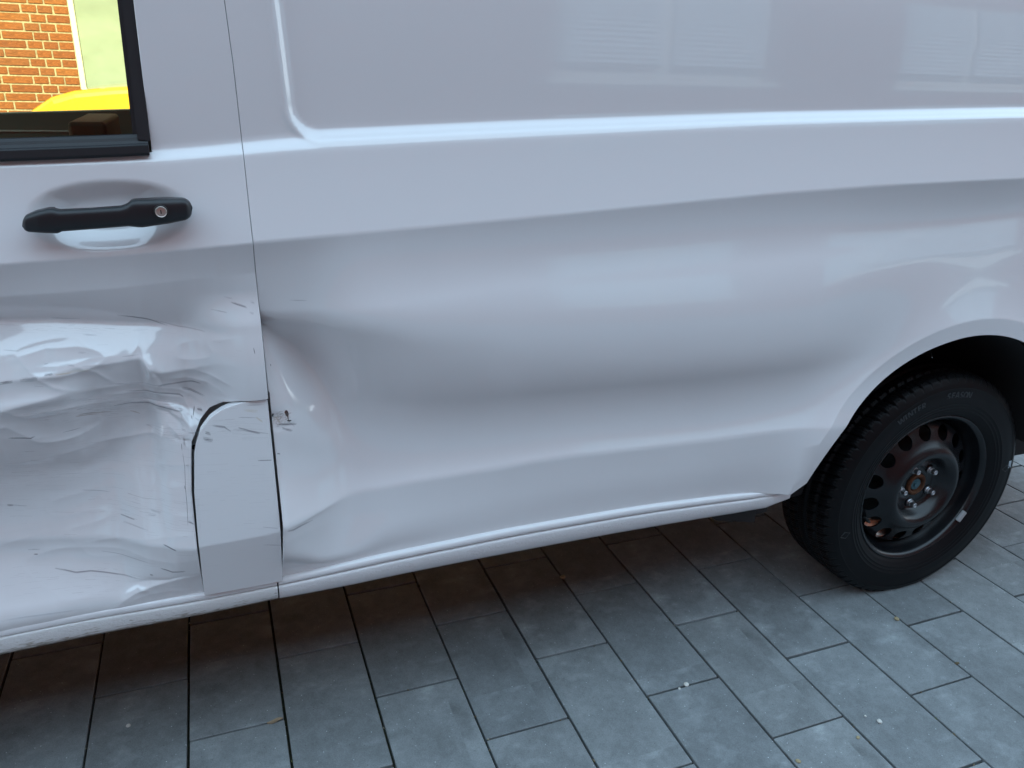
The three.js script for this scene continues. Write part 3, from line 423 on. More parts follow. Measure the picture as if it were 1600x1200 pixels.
// paint: white with clear coat; scratches and rub marks from the crash
const WHITE = [228, 228, 230];
const scuffs = (() => {
  const N = 2048, c = document.createElement('canvas'); c.width = c.height = N; const g = c.getContext('2d');
  g.fillStyle = `rgb(${WHITE})`; g.fillRect(0, 0, N, N);
  const px = (x) => (x - TX0) / TW * N, py = (y) => N - (y - TY0) / TW * N, COL = { d: [70, 68, 74], g: [120, 118, 126], t: [188, 170, 138], b: [150, 128, 116], k: [66, 54, 50] };
  g.lineCap = 'round';
  for (const s of SCRATCHES) { // each mark is a bundle of hairlines that start and stop by themselves
    const w = Math.max(2.2, s.w / TW * N), col = COL[s.c], P = s.p.map(([x, y]) => [px(x), py(y)]), n = P.length - 1, at = (t) => { const u = clamp(t) * n, k = Math.min(n - 1, u | 0), f = u - k; return [P[k][0] + (P[k + 1][0] - P[k][0]) * f, P[k][1] + (P[k + 1][1] - P[k][1]) * f]; };
    const wide = s.c === 't' || s.c === 'k', lines = wide ? 30 : Math.round(12 + w * 2.4);
    for (let q = 0; q < lines; q++) { const c = (rnd() + rnd() - 1), off = c * w * (wide ? 0.9 : 1.5), l = 0.25 + 0.75 * rnd(), t0 = rnd() * (1 - l), a = (s.c === 't' ? 0.10 : s.c === 'k' ? 0.5 : s.c === 'g' ? 0.16 : 0.34) * (1 - 0.6 * Math.abs(c)) * (0.5 + 0.5 * rnd());
      g.strokeStyle = `rgba(${col},${a})`; g.lineWidth = (0.6 + 1.5 * rnd() * rnd()) * (wide ? 2 : 1); g.beginPath(); for (let e = 0; e <= 14; e++) { const [x, y] = at(t0 + l * e / 14); const yy = y + off + (rnd() - 0.5) * 0.8; e ? g.lineTo(x, yy) : g.moveTo(x, yy); } g.stroke(); }
  }
  for (const s of SCRATCHES) if (s.c === 'k') { // the chip through to the primer, in a brown-grey rubbed patch by the door gap
    const [x, y] = s.p[0]; for (let q = 0; q < 260; q++) { const u = rnd() + rnd() - 1, v = rnd() + rnd() - 1, X = px(x - 0.012 + u * 0.02), Y = py(y - 0.006 + v * 0.016); g.fillStyle = `rgba(${rnd() < 0.6 ? [138, 124, 112] : [92, 86, 84]},${0.06 + 0.26 * rnd() * rnd()})`; g.beginPath(); g.ellipse(X, Y, 2 + 13 * rnd() * rnd(), 1 + 5 * rnd() * rnd(), -0.2 + 0.5 * rnd(), 0, 6.3); g.fill(); }
    g.fillStyle = 'rgb(58,50,48)'; g.beginPath(); g.ellipse(px(x), py(y), 10, 19, -0.25, 0, 6.3); g.fill(); g.beginPath(); g.ellipse(px(x + 0.003), py(y - 0.014), 14, 4, 0.3, 0, 6.3); g.fill(); g.beginPath(); g.ellipse(px(x - 0.024), py(y + 0.001), 5, 11, 0.2, 0, 6.3); g.fill(); }
  // broad scuffs where the sheet was dragged: many short strokes with the blow
  for (const [cx, cy, rx, ry, n] of [[0.36, 0.815, 0.13, 0.028, 420], [0.45, 0.755, 0.035, 0.02, 110], [0.22, 0.72, 0.12, 0.05, 160], [0.30, 0.955, 0.2, 0.012, 150], [0.56, 0.765, 0.05, 0.02, 90], [0.40, 0.62, 0.10, 0.05, 120], [0.28, 0.50, 0.15, 0.03, 90]]) for (let q = 0; q < n; q++) {
    const u = rnd() + rnd() - 1, v = rnd() + rnd() - 1, x = cx + u * rx, y = cy + v * ry - 0.10 * u * rx, L = 0.006 + 0.03 * rnd() * rnd(); if (x < 0.11 || x + L > 0.62) continue;
    g.strokeStyle = `rgba(${rnd() < 0.6 ? [118, 112, 112] : [92, 88, 92]},${0.05 + 0.2 * rnd() * rnd()})`; g.lineWidth = 0.6 + 2.2 * rnd() * rnd(); g.beginPath(); g.moveTo(px(x), py(y)); g.lineTo(px(x + L), py(y - L * (0.02 + 0.2 * (0.5 + u * 0.5)))); g.stroke(); }
  // hairline rubbing along the direction of the blow, on the door and the flap
  for (let k = 0; k < 420; k++) { const x = 0.10 + rnd() * 0.5, y = k % 3 ? 0.62 + rnd() * rnd() * 0.36 : 0.46 + rnd() * 0.3, L = 0.008 + 0.05 * rnd() * rnd(); if (x + L > 0.66) continue; const a = 0.06 + 0.2 * rnd() * rnd();
    g.strokeStyle = `rgba(${rnd() < 0.5 ? [96, 94, 102] : [120, 112, 112]},${a})`; g.lineWidth = 0.7 + 1.5 * rnd() * rnd(); g.beginPath(); g.moveTo(px(x), py(y)); g.lineTo(px(x + L), py(y - L * (0.06 + 0.12 * rnd()))); g.stroke(); }
  g.fillStyle = `rgb(${WHITE})`; for (const r of [[0, 0, N, 4], [0, N - 4, N, 4], [0, 0, 4, N], [N - 4, 0, 4, N]]) g.fillRect(...r);
  const t = new THREE.CanvasTexture(c); t.colorSpace = THREE.SRGBColorSpace; t.wrapS = t.wrapT = THREE.ClampToEdgeWrapping; t.anisotropy = 8; return t;
})();
const paintOpt = { clearcoat: 1, clearcoatRoughness: 0.015, side: THREE.DoubleSide };
const scuffedPaint = new THREE.MeshPhysicalMaterial({ map: scuffs, roughness: 0.10, ior: 1.6, ...paintOpt });
const paint = new THREE.MeshPhysicalMaterial({ color: new THREE.Color(`rgb(${WHITE})`), roughness: 0.10, ior: 1.6, ...paintOpt });
const rubber = std(0.012, 0.013, 0.016, 0.5), blackPlastic = std(0.010, 0.011, 0.014, 0.42), dark = std(0.02, 0.02, 0.021, 0.8), trimGrey = std(0.05, 0.05, 0.052, 0.8), jambM = std(0.42, 0.43, 0.44, 0.5);

const van = tag(group('white_van', scene), 'white panel van with crushed driver door and dented side, parked on grey pavers', 'van');

// load bay side panel, with the rear wheel arch cut from its lower edge
{
  const xs = []; for (let x = 0.6215; x < 1.79; x += x < 0.72 ? 0.0022 : 0.0042) xs.push(x);
  for (let a = 164; a >= 16; a -= 0.55) xs.push(AX + AR * Math.cos(a * Math.PI / 180)); for (let x = 2.75; x < 3.30; x += 0.02) xs.push(x);
  const P = xs.map((x, i) => {
    const dx = x - AX, arch = Math.abs(dx) < AR ? AY + Math.sqrt(AR * AR - dx * dx) : 0, yB = Math.max(sillY(x) - 0.002, arch), yc = crease(x), bb = beltB(x), bt = beltT(x);
    const yl = Math.max(lin(REAR_CURVES[5], x) * 0.5 + lin(REAR_CURVES[6], x) * 0.5, yB + 0.012);
    return rowsOf([yB, yl, yc, bb, bt + 0.01, 1.45, 1.89], [42, 130, 30, 18, 30, 24]).map((y) => [x, y]);
  });
  // the front edge follows the door gap, which widens beside the flap
  for (let i = 0; i < 46; i++) { const t = 1 - i / 46; P[i] = P[i].map(([x, y]) => { const open = y < 0.815 ? 0.0006 + 0.0048 * sstep(0.455, 0.62, y) : 0.0021 + 0.0016 * sstep(0.98, 0.9, y); return [x + t * (gapX(y) + open - 0.6215), y]; }); }
  mesh('side_panel', panelGeo(P, zRear, { edges: 'LBR' }), scuffedPaint, van);
}
// driver's door: skin, window, seals, handle
const door = group('front_door', van);
const FLAP = [[0.4795, 0.444], [0.4808, 0.502], [0.483, 0.582], [0.486, 0.659], [0.494, 0.732], [0.499, 0.750], [0.508, 0.770], [0.525, 0.790], [0.547, 0.803], [0.575, 0.8095], [0.616, 0.8105]];
const EDGE = [[0.476, 0.440], [0.4762, 0.47], [0.4763, 0.547], [0.4785, 0.657], [0.4855, 0.722], [0.4885, 0.742], [0.4958, 0.7568], [0.5055, 0.7748], [0.5238, 0.7940], [0.5463, 0.8073], [0.574, 0.8142], [0.617, 0.8155]]; // door's edge round the flap
const winTrim = (x) => beltT(x) - 0.004;
{
  const xs = []; for (let x = -0.45; x < 0.1; x += 0.012) xs.push(x); for (let x = 0.1; x < 0.4755; x += 0.0020) xs.push(x);
  for (let k = 1; k < EDGE.length; k++) { const [ax, ay] = EDGE[k - 1], [bx, by] = EDGE[k], n = Math.ceil(Math.hypot(bx - ax, by - ay) / 0.0032); for (let q = 0; q < n; q++) xs.push(ax + (bx - ax) * q / n); } xs.push(0.6165);
  const P = xs.map((x) => {
    const yB = x < 0.476 ? sillY(x) - 0.003 : lin(EDGE, x), yc = crease(x), top = winTrim(x), yl = Math.max(lin(DOOR_CURVES[11], x) * 0.5 + lin(DOOR_CURVES[12], x) * 0.5, yB + 0.012 * (x < 0.55 ? 1 : 0.5)), ym = Math.max(lin(DOOR_CURVES[3], x), yl + 0.02), yv = Math.max(lin(DOOR_CURVES[1], x), ym + 0.02);
    return rowsOf([yB, yl, ym, yv, yc, beltB(x), top], [60, 150, 60, 50, 46, 10]).map((y) => [x, y]);
  });
  const last = xs.length - 1; for (let i = 0; i <= last; i++) { const t = sstep(0.56, 0.6165, xs[i]); P[i] = P[i].map(([x, y]) => [x + t * (gapX(y) - 0.0014 - 0.6165), y]); }
  const lower = panelGeo(P, zDoor, { edges: 'LBR' });
  // pillar part beside the window
  const px = []; for (let k = 0; k <= 26; k++) px.push(k / 26);
  const Q = px.map((t) => { const r = []; for (let j = 0; j <= 90; j++) { const s = j / 90, xa = 0.4865 + 0.006 * s, y0 = winTrim(lerp(0.4865, 0.6153, t)), y = y0 + (1.72 - y0) * s; r.push([lerp(xa, gapX(y) - 0.0014, t), y]); } return r; });
  mesh('door_skin', mergeGeometries([lower, panelGeo(Q, zDoor, { edges: 'LR' })]), scuffedPaint, door);
}
function lerp(a, b, t) { return a + (b - a) * t; }
{ // fuel flap at the rear foot of the door
  const rows = []; for (let y = 0.4435; y < 0.806; y += y > 0.55 && y < 0.572 ? 0.001 : 0.004) rows.push(y); for (const y of [0.8065, 0.808, 0.8092, 0.8100]) rows.push(y);
  const XL = (y) => lin(FLAP.map(([a, b]) => [b, a]), y), P = [];
  for (let k = 0; k <= 40; k++) { const t = k / 40; P.push(rows.map((y) => [lerp(Math.min(XL(y), 0.612), gapX(y) - 0.0022, t), y])); }
  const yk = (x) => 0.561 + 0.03 * (x - 0.55), hf = (y, k) => y > k ? -0.11 * (y - k) : 0.20 * (y - k), zTop = zDoor(0.58, 0.822) - 0.0008;
  const zf = (x, y) => zTop + hf(y, yk(x)) - hf(0.81, yk(x)) - 0.25 * (x - 0.55) ** 2;
  mesh('fuel_flap', panelGeo(P, zf), scuffedPaint, van);
  // door jamb behind the gaps
  mesh('jamb_strip', slab([[0.468, 0.45], [0.4885, 0.45], [0.4915, 0.66], [0.5005, 0.742], [0.492, 0.748], [0.474, 0.69]], 0.458, 0.008, 0.001), jambM, van);
  const jamb = mesh('door_jamb', slab([[0.455, 0.44], [0.640, 0.44], [0.640, 1.30], [0.60, 1.30], [0.60, 0.85], [0.455, 0.83]], 0.440, 0.012, 0.002), jambM, van);
  mesh('drain_hole', new THREE.CylinderGeometry(0.0042, 0.0042, 0.006, 20).rotateX(Math.PI / 2).translate(0.4905, 0.7165, 0.4655), dark, jamb);
}
// glass and seals: the pane leans inward like the door frame
const paneZ = (y) => 0.462 - 0.10 * (y - 1.24);
{
  const glass = phy(0.97, 0.97, 0.74, 0.01, { transmission: 1, thickness: 0, ior: 1.5 });
  const quad = (pts, zf, th) => { const g = slab(pts, 0, th); const p = g.attributes.position; for (let i = 0; i < p.count; i++) p.setZ(i, p.getZ(i) + zf(p.getY(i))); g.computeVertexNormals(); return g; };
  const outline = [[-0.44, 1.17], [0.476, 1.225], [0.482, 1.70], [-0.06, 1.70]];
  const flat = (pts, zf) => { const g = new THREE.ShapeGeometry(new THREE.Shape(pts.map((p) => new THREE.Vector2(...p)))); const p = g.attributes.position; for (let i = 0; i < p.count; i++) p.setZ(i, zf(p.getY(i))); g.computeVertexNormals(); return g; };
  mesh('window_pane', flat(outline, (y) => paneZ(y)), glass, door);
  mesh('window_channel', mergeGeometries([quad([[0.4685, 1.235], [0.4855, 1.232], [0.4925, 1.71], [0.4755, 1.71]], (y) => paneZ(y) + 0.002, 0.012), quad([[0.4625, 1.24], [0.4690, 1.24], [0.4760, 1.71], [0.4695, 1.71]], (y) => paneZ(y) - 0.012, 0.018)]), rubber, door);
  const seal = (x0, x1, prof) => { const g = slab(prof.map(([z, y]) => [z, y]), 0, x1 - x0, 0.0012).rotateY(Math.PI / 2); const p = g.attributes.position; // z,y profile swept along x
    for (let i = 0; i < p.count; i++) { const zz = p.getX(i), y = p.getY(i), xx = x0 - p.getZ(i) + 0 ; p.setXYZ(i, xx, y, zz); } return g; };
  const sweep = (prof, x0, x1, n, yOf, zOf) => { // closed profile [z,y] carried along x
    const pos = [], idx = [], m = prof.length; for (let k = 0; k <= n; k++) { const x = lerp(x0, x1, k / n); for (const [z, y] of prof) pos.push(x, yOf(x) + y, (zOf ? zOf(x) : 0) + z); }
    for (let k = 0; k < n; k++) for (let q = 0; q < m; q++) { const a = k * m + q, b = k * m + (q + 1) % m; idx.push(a, b, b + m, a, b + m, a + m); }
    for (const k of [0, n]) for (let q = 1; q < m - 1; q++) idx.push(k * m, k * m + q, k * m + q + 1);
    const g = new THREE.BufferGeometry(); g.setAttribute('position', new THREE.Float32BufferAttribute(pos, 3)); g.setIndex(idx); const h = g.toNonIndexed(); h.computeVertexNormals(); h.setAttribute('uv', new THREE.Float32BufferAttribute(new Float32Array(h.attributes.position.count * 2), 2)); return h; };
  const yb = (x) => beltT(x) - 0.007;
  mesh('window_seal', sweep([[0.440, 0.0], [0.484, 0.0], [0.4855, 0.004], [0.4845, 0.0145], [0.482, 0.0165], [0.478, 0.0172], [0.4745, 0.0215], [0.4725, 0.0255], [0.469, 0.0295], [0.465, 0.0305], [0.4605, 0.0295], [0.455, 0.018], [0.440, 0.018]], -0.44, 0.4825, 24, yb), rubber, door);
  globalThis.sweepFn = sweep;
  // inside of the door, and the frame above the glass
  mesh('inner_trim', slab([[-0.44, 0.45], [0.47, 0.45], [0.595, 0.86], [0.595, 1.2], [-0.44, 1.165]], 0.395, 0.04, 0.006), trimGrey, door);
  mesh('window_frame', mergeGeometries([slab([[-0.50, 1.145], [-0.44, 1.168], [-0.06, 1.695], [0.60, 1.70], [0.60, 1.745], [-0.10, 1.745]], 0.355, 0.05, 0.005)]), paint, door);
}
const sweep = globalThis.sweepFn;
{ // handle: grip bridged over the bowl, fatter ends, lock in the rear one
  const T = [[0.3075, 1.1215], [0.3095, 1.1285], [0.314, 1.1355], [0.328, 1.1415], [0.344, 1.1452], [0.350, 1.1452], [0.358, 1.1428], [0.40, 1.1440], [0.438, 1.1462], [0.446, 1.1490], [0.4525, 1.1540], [0.458, 1.1552], [0.50, 1.1560], [0.524, 1.1545], [0.5315, 1.1500], [0.5345, 1.1420]];
  const B = [[0.3075, 1.1195], [0.3095, 1.1150], [0.314, 1.1120], [0.335, 1.1100], [0.351, 1.1090], [0.357, 1.1118], [0.40, 1.1140], [0.445, 1.1165], [0.456, 1.1145], [0.463, 1.1140], [0.50, 1.1185], [0.524, 1.1225], [0.5315, 1.1275], [0.5345, 1.1390]];
  const D = [[0.3075, 0.003], [0.312, 0.010], [0.33, 0.014], [0.40, 0.0125], [0.50, 0.016], [0.528, 0.012], [0.5345, 0.003]], pos = [], idx = [], n = 96, m = 28;
  for (let k = 0; k <= n; k++) { const x = lerp(0.3075, 0.5345, k / n), t = lin(T, x), b = lin(B, x), d = lin(D, x), cy = (t + b) / 2, h = (t - b) / 2;
    const grip = x > 0.352 && x < 0.45, zc = 0.531 - 0.004 * ((x - 0.42) / 0.11) ** 2; for (let q = 0; q < m; q++) { const a = 2 * Math.PI * q / m, c = Math.cos(a), s = Math.sin(a), e = 0.62; let dz = Math.sign(c) * Math.abs(c) ** e * d; if (!grip && dz < 0) dz *= 1.9; pos.push(x, cy + Math.sign(s) * Math.abs(s) ** 0.7 * h, zc + dz); } }
  for (let k = 0; k < n; k++) for (let q = 0; q < m; q++) { const a = k * m + q, b = k * m + (q + 1) % m; idx.push(a, a + m, b + m, a, b + m, b); }
  for (const k of [0, n]) for (let q = 1; q < m - 1; q++) idx.push(k * m, k * m + q, k * m + q + 1);
  const g = new THREE.BufferGeometry(); g.setAttribute('position', new THREE.Float32BufferAttribute(pos, 3)); g.setIndex(idx); g.computeVertexNormals();
  mesh('handle', g, std(0.011, 0.012, 0.015, 0.38), door);
  const ring = new THREE.TorusGeometry(0.0088, 0.0012, 10, 36).translate(0.4915, 1.1385, 0.5468);
  mesh('lock_ring', ring, std(0.008, 0.008, 0.009, 0.3), door);
  const cyl = new THREE.LatheGeometry([[0, 0.003], [0.006, 0.003], [0.0068, 0.0024], [0.0072, 0.0036], [0.0078, 0.0036], [0.0082, 0.0026], [0.0082, -0.004]].map((p) => new THREE.Vector2(...p)), 40).rotateX(Math.PI / 2);
  mesh('lock_cylinder', cyl.translate(0.4915, 1.1385, 0.5462), std(0.62, 0.55, 0.50, 0.32, { metalness: 0.9 }), door);
  mesh('key_slot', bar(0.0014, 0.006, 0.0016, 0.4915, 1.1385, 0.5490, 0.0004), dark, door);
}
// sills below door and load bay: rolled upper edge, fine seam, stone-chip coating
{
  const peel = dataTex(512, (i, j) => { const v = 128 + (fbm(i / 7, j / 7, 3) - 0.47) * 210; return [v, v, v]; });
  const sillTex = dataTex(512, (i, j, n) => { const y = j / n, d = fbm(i / 30, j / 12, 4), edge = sstep(0.80, 0.60, y + (d - 0.45) * 0.5) , v = 226 - edge * (50 + 70 * fbm(i / 5, j / 5, 2)); return [v, v - edge * 9, v - edge * 22]; }, { srgb: true });
  const sillM = new THREE.MeshPhysicalMaterial({ map: sillTex, roughness: 0.48, bumpMap: peel, bumpScale: 0.0013, clearcoat: 0.6, clearcoatRoughness: 0.18, side: THREE.DoubleSide });
  const guardM = new THREE.MeshPhysicalMaterial({ color: new THREE.Color(`rgb(${WHITE})`), roughness: 0.48, bumpMap: peel, bumpScale: 0.0013, clearcoat: 0.6, clearcoatRoughness: 0.18, side: THREE.DoubleSide });
  const cleanM = new THREE.MeshPhysicalMaterial({ color: new THREE.Color(`rgb(${WHITE})`), roughness: 0.4, ...paintOpt });
  const strip = (prof, x0, x1, n, zOf, yOf = sillY) => { const m = prof.length, pos = [], uv = [], idx = []; let len = [0]; for (let q = 1; q < m; q++) len.push(len[q - 1] + Math.hypot(prof[q][0] - prof[q - 1][0], prof[q][1] - prof[q - 1][1]));
    for (let k = 0; k <= n; k++) { const x = lerp(x0, x1, k / n); prof.forEach(([z, y], q) => { pos.push(x, yOf(x) + y * stretch(x), zOf(x) + (z > 0 ? z * bulge(x) : z)); uv.push(x / 0.25, 1 - len[q] / len[m - 1]); }); }
    for (let k = 0; k < n; k++) for (let q = 0; q < m - 1; q++) { const a = k * m + q; idx.push(a, a + 1, a + m + 1, a, a + m + 1, a + m); }
    const g = new THREE.BufferGeometry(); g.setAttribute('position', new THREE.Float32BufferAttribute(pos, 3)); g.setAttribute('uv', new THREE.Float32BufferAttribute(uv, 2)); g.setIndex(idx); g.computeVertexNormals(); return g; };
  const stretch = (x) => lin([[0, 0.92], [0.6, 0.86], [0.75, 1.0], [1.1, 1.1], [1.4, 1.08], [1.65, 0.96], [1.74, 0.85], [1.806, 0.5]], x);
  const bulge = (x) => lin([[0.05, 0.35], [0.3, 0.55], [0.45, 0.9], [0.62, 1.15], [0.9, 1.3], [1.68, 1.2], [1.806, 0.15]], x);
  const roll = [[-0.012, 0.0015], [-0.002, 0.0015], [0.003, 0.0010], [0.0068, -0.0008], [0.0086, -0.0042], [0.0090, -0.0085], [0.0082, -0.0125], [0.0066, -0.0145], [0.0040, -0.0150], [0.0010, -0.0152]];
  const coat = [[0.0010, -0.0162], [0.0060, -0.0168], [0.0082, -0.0185], [0.0090, -0.022], [0.0086, -0.030], [0.0066, -0.041], [0.0024, -0.051], [-0.004, -0.059], [-0.014, -0.0645], [-0.034, -0.066], [-0.10, -0.064]];
  const zr = () => 0.5045;
  const rs = group('load_bay_sill', van); mesh('rolled_edge', strip(roll, 0.608, 1.800, 160, zr), cleanM, rs); mesh('stone_guard', strip(coat, 0.608, 1.806, 200, zr), guardM, rs);
  const ds = group('door_sill', van), zd = (x) => 0.5045 - 0.002 * sstep(0.5, 0.2, x);
  mesh('rolled_edge', strip(roll, -0.62, 0.6055, 120, zd), cleanM, ds); mesh('stone_guard', strip(coat, -0.62, 0.6055, 160, zd), sillM, ds);
  mesh('sill_joint', strip(coat.map(([z, y]) => [z - 0.003, y]), 0.600, 0.612, 2, zr), dark, van);
}
// wheels
const font = await new FontLoader().loadAsync('fonts/droid/droid_sans_bold.typeface.json');
const tyreM = phy(0.0045, 0.005, 0.0062, 0.46, { specularIntensity: 0.36 }), sideM = std(0.011, 0.0115, 0.013, 0.42), rimM = phy(0.0045, 0.0055, 0.0075, 0.27, { specularIntensity: 1 });
const AXLE = 0.320;
function tyreGeo(n, fine) {
  const R = 0.338, prof = []; // [r, z, tread?]
  const inner = [[0.207, -0.070], [0.212, -0.088], [0.222, -0.096], [0.245, -0.104], [0.275, -0.1075], [0.300, -0.105], [0.318, -0.099]];
  for (const p of inner) prof.push([...p, 0]);
  const nt = fine ? 64 : 12; for (let k = 0; k <= nt; k++) { const t = k / nt * 2 - 1, a = Math.abs(t); prof.push([R - 0.0045 * a * a - 0.0075 * Math.max(0, (a - 0.84) / 0.16) ** 2, t * 0.0935, 1]); }
  const outer = [[0.3185, 0.0985], [0.314, 0.1005], [0.3125, 0.1022], [0.306, 0.1042], [0.3045, 0.1056], [0.3028, 0.1056], [0.3015, 0.1046], [0.290, 0.1066], [0.275, 0.1076], [0.262, 0.1070], [0.2605, 0.1080], [0.2588, 0.1080], [0.2575, 0.1066], [0.252, 0.1052], [0.2505, 0.1060], [0.2490, 0.1060], [0.2478, 0.1046], [0.243, 0.1032], [0.2415, 0.1040], [0.2400, 0.1038], [0.2388, 0.1022], [0.232, 0.0995], [0.226, 0.0965], [0.222, 0.093], [0.213, 0.088], [0.207, 0.072]];
  for (const p of outer) prof.push([...p, 0]);
  const pos = [], idx = [], m = prof.length, N = 70;
  for (let k = 0; k < n; k++) { const th = 2 * Math.PI * k / n; for (let q = 0; q < m; q++) { let [r, z, t] = prof[q];
      if (fine && t) { const az = Math.abs(z), u = th / (2 * Math.PI) * N, curve = 0.9 * Math.sqrt(az / 0.0935) * Math.sign(z) * 1.2, f = (((u + curve) % 1) + 1) % 1, edge = az > 0.0905 ? 0 : 1;
        let d = 0; for (const g of [0.017, 0.052]) if (Math.abs(az - g) < 0.0036) d = 0.0075; if (f < 0.17 && az > 0.02) d = Math.max(d, 0.0072 * edge + 0.0035 * (1 - edge)); else if (edge) { const s = (((u * 4 + curve * 4 + 0.25) % 1) + 1) % 1; if (s < 0.24) d = Math.max(d, 0.0030); } r -= d; }
      let x = r * Math.cos(th), y = r * Math.sin(th); const flat = -AXLE + 0.0006; if (y < flat) { const over = flat - y; y = flat - over * 0.02; z += Math.sign(z) * over * 0.35 * (t ? 0.4 : 1); }
      pos.push(x, y, z); } }
  for (let k = 0; k < n; k++) for (let q = 0; q < m - 1; q++) { const a = k * m + q, b = ((k + 1) % n) * m + q; idx.push(a, b, b + 1, a, b + 1, a + 1); }
  const g = new THREE.BufferGeometry(); g.setAttribute('position', new THREE.Float32BufferAttribute(pos, 3)); g.setIndex(idx); g.computeVertexNormals(); return g;
}
const V2 = (a) => a.map((p) => new THREE.Vector2(...p));
const rimGeo = new THREE.LatheGeometry(V2([[0.2185, -0.092], [0.214, -0.094], [0.206, -0.085], [0.2045, -0.06], [0.186, -0.045], [0.184, 0.028], [0.190, 0.046], [0.1985, 0.054], [0.2005, 0.066], [0.2030, 0.0685], [0.2045, 0.080], [0.2075, 0.0865], [0.2120, 0.0905], [0.2165, 0.0935], [0.2195, 0.0935], [0.2205, 0.0905], [0.2170, 0.0875], [0.2130, 0.085], [0.2085, 0.078], [0.2085, 0.03], [0.192, 0.02], [0.192, -0.04], [0.21, -0.06], [0.2185, -0.092]]), 120).rotateX(Math.PI / 2);
const discGeo = (() => { // pressed steel disc with fifteen round holes
  const front = [[0.031, 0.058], [0.036, 0.0605], [0.060, 0.0600], [0.070, 0.0620], [0.077, 0.069], [0.084, 0.081], [0.092, 0.0925], [0.101, 0.0985], [0.110, 0.0990], [0.119, 0.0950], [0.128, 0.0870], [0.137, 0.0780], [0.150, 0.0695], [0.168, 0.0620], [0.180, 0.0560], [0.1865, 0.0470], [0.1880, 0.030]];
  const back = front.map(([r, z]) => [r - (z < 0.05 ? 0.004 : 0), z - 0.0048]).reverse();
  const solid = new Brush(new THREE.LatheGeometry(V2([...back, ...front, back[0]]).reverse(), 150).rotateX(Math.PI / 2)); solid.updateMatrixWorld();
  const holes = []; for (let k = 0; k < 15; k++) { const a = (96 + 24 * k) * Math.PI / 180; holes.push(new THREE.CylinderGeometry(0.0205, 0.0205, 0.08, 32).rotateX(Math.PI / 2).translate(0.1615 * Math.cos(a), 0.1615 * Math.sin(a), 0.062)); }
  const cut = new Brush(mergeGeometries(holes)); cut.updateMatrixWorld();
  const ev = new Evaluator(); ev.attributes = ['position', 'normal', 'uv']; ev.useGroups = false;
  const g = ev.evaluate(solid, cut, SUBTRACTION).geometry; g.clearGroups(); return g;
})();
const boltGeo = (() => { const p = V2([[0, 0.0], [0.0145, 0.0], [0.0148, 0.004], [0.0128, 0.0065], [0.0118, 0.0072], [0.0118, 0.0105], [0.0105, 0.012], [0.0092, 0.012]]);
  const flange = new THREE.LatheGeometry(p, 28).rotateX(Math.PI / 2), hex = new THREE.CylinderGeometry(0.0096, 0.0100, 0.014, 6).rotateX(Math.PI / 2).translate(0, 0, 0.017).toNonIndexed(), rim = new THREE.TorusGeometry(0.0066, 0.0018, 8, 24).translate(0, 0, 0.0242).toNonIndexed(); hex.computeVertexNormals(); return mergeGeometries([flange.toNonIndexed(), hex, rim]); })();
const steel = std(0.50, 0.51, 0.53, 0.34, { metalness: 1 });
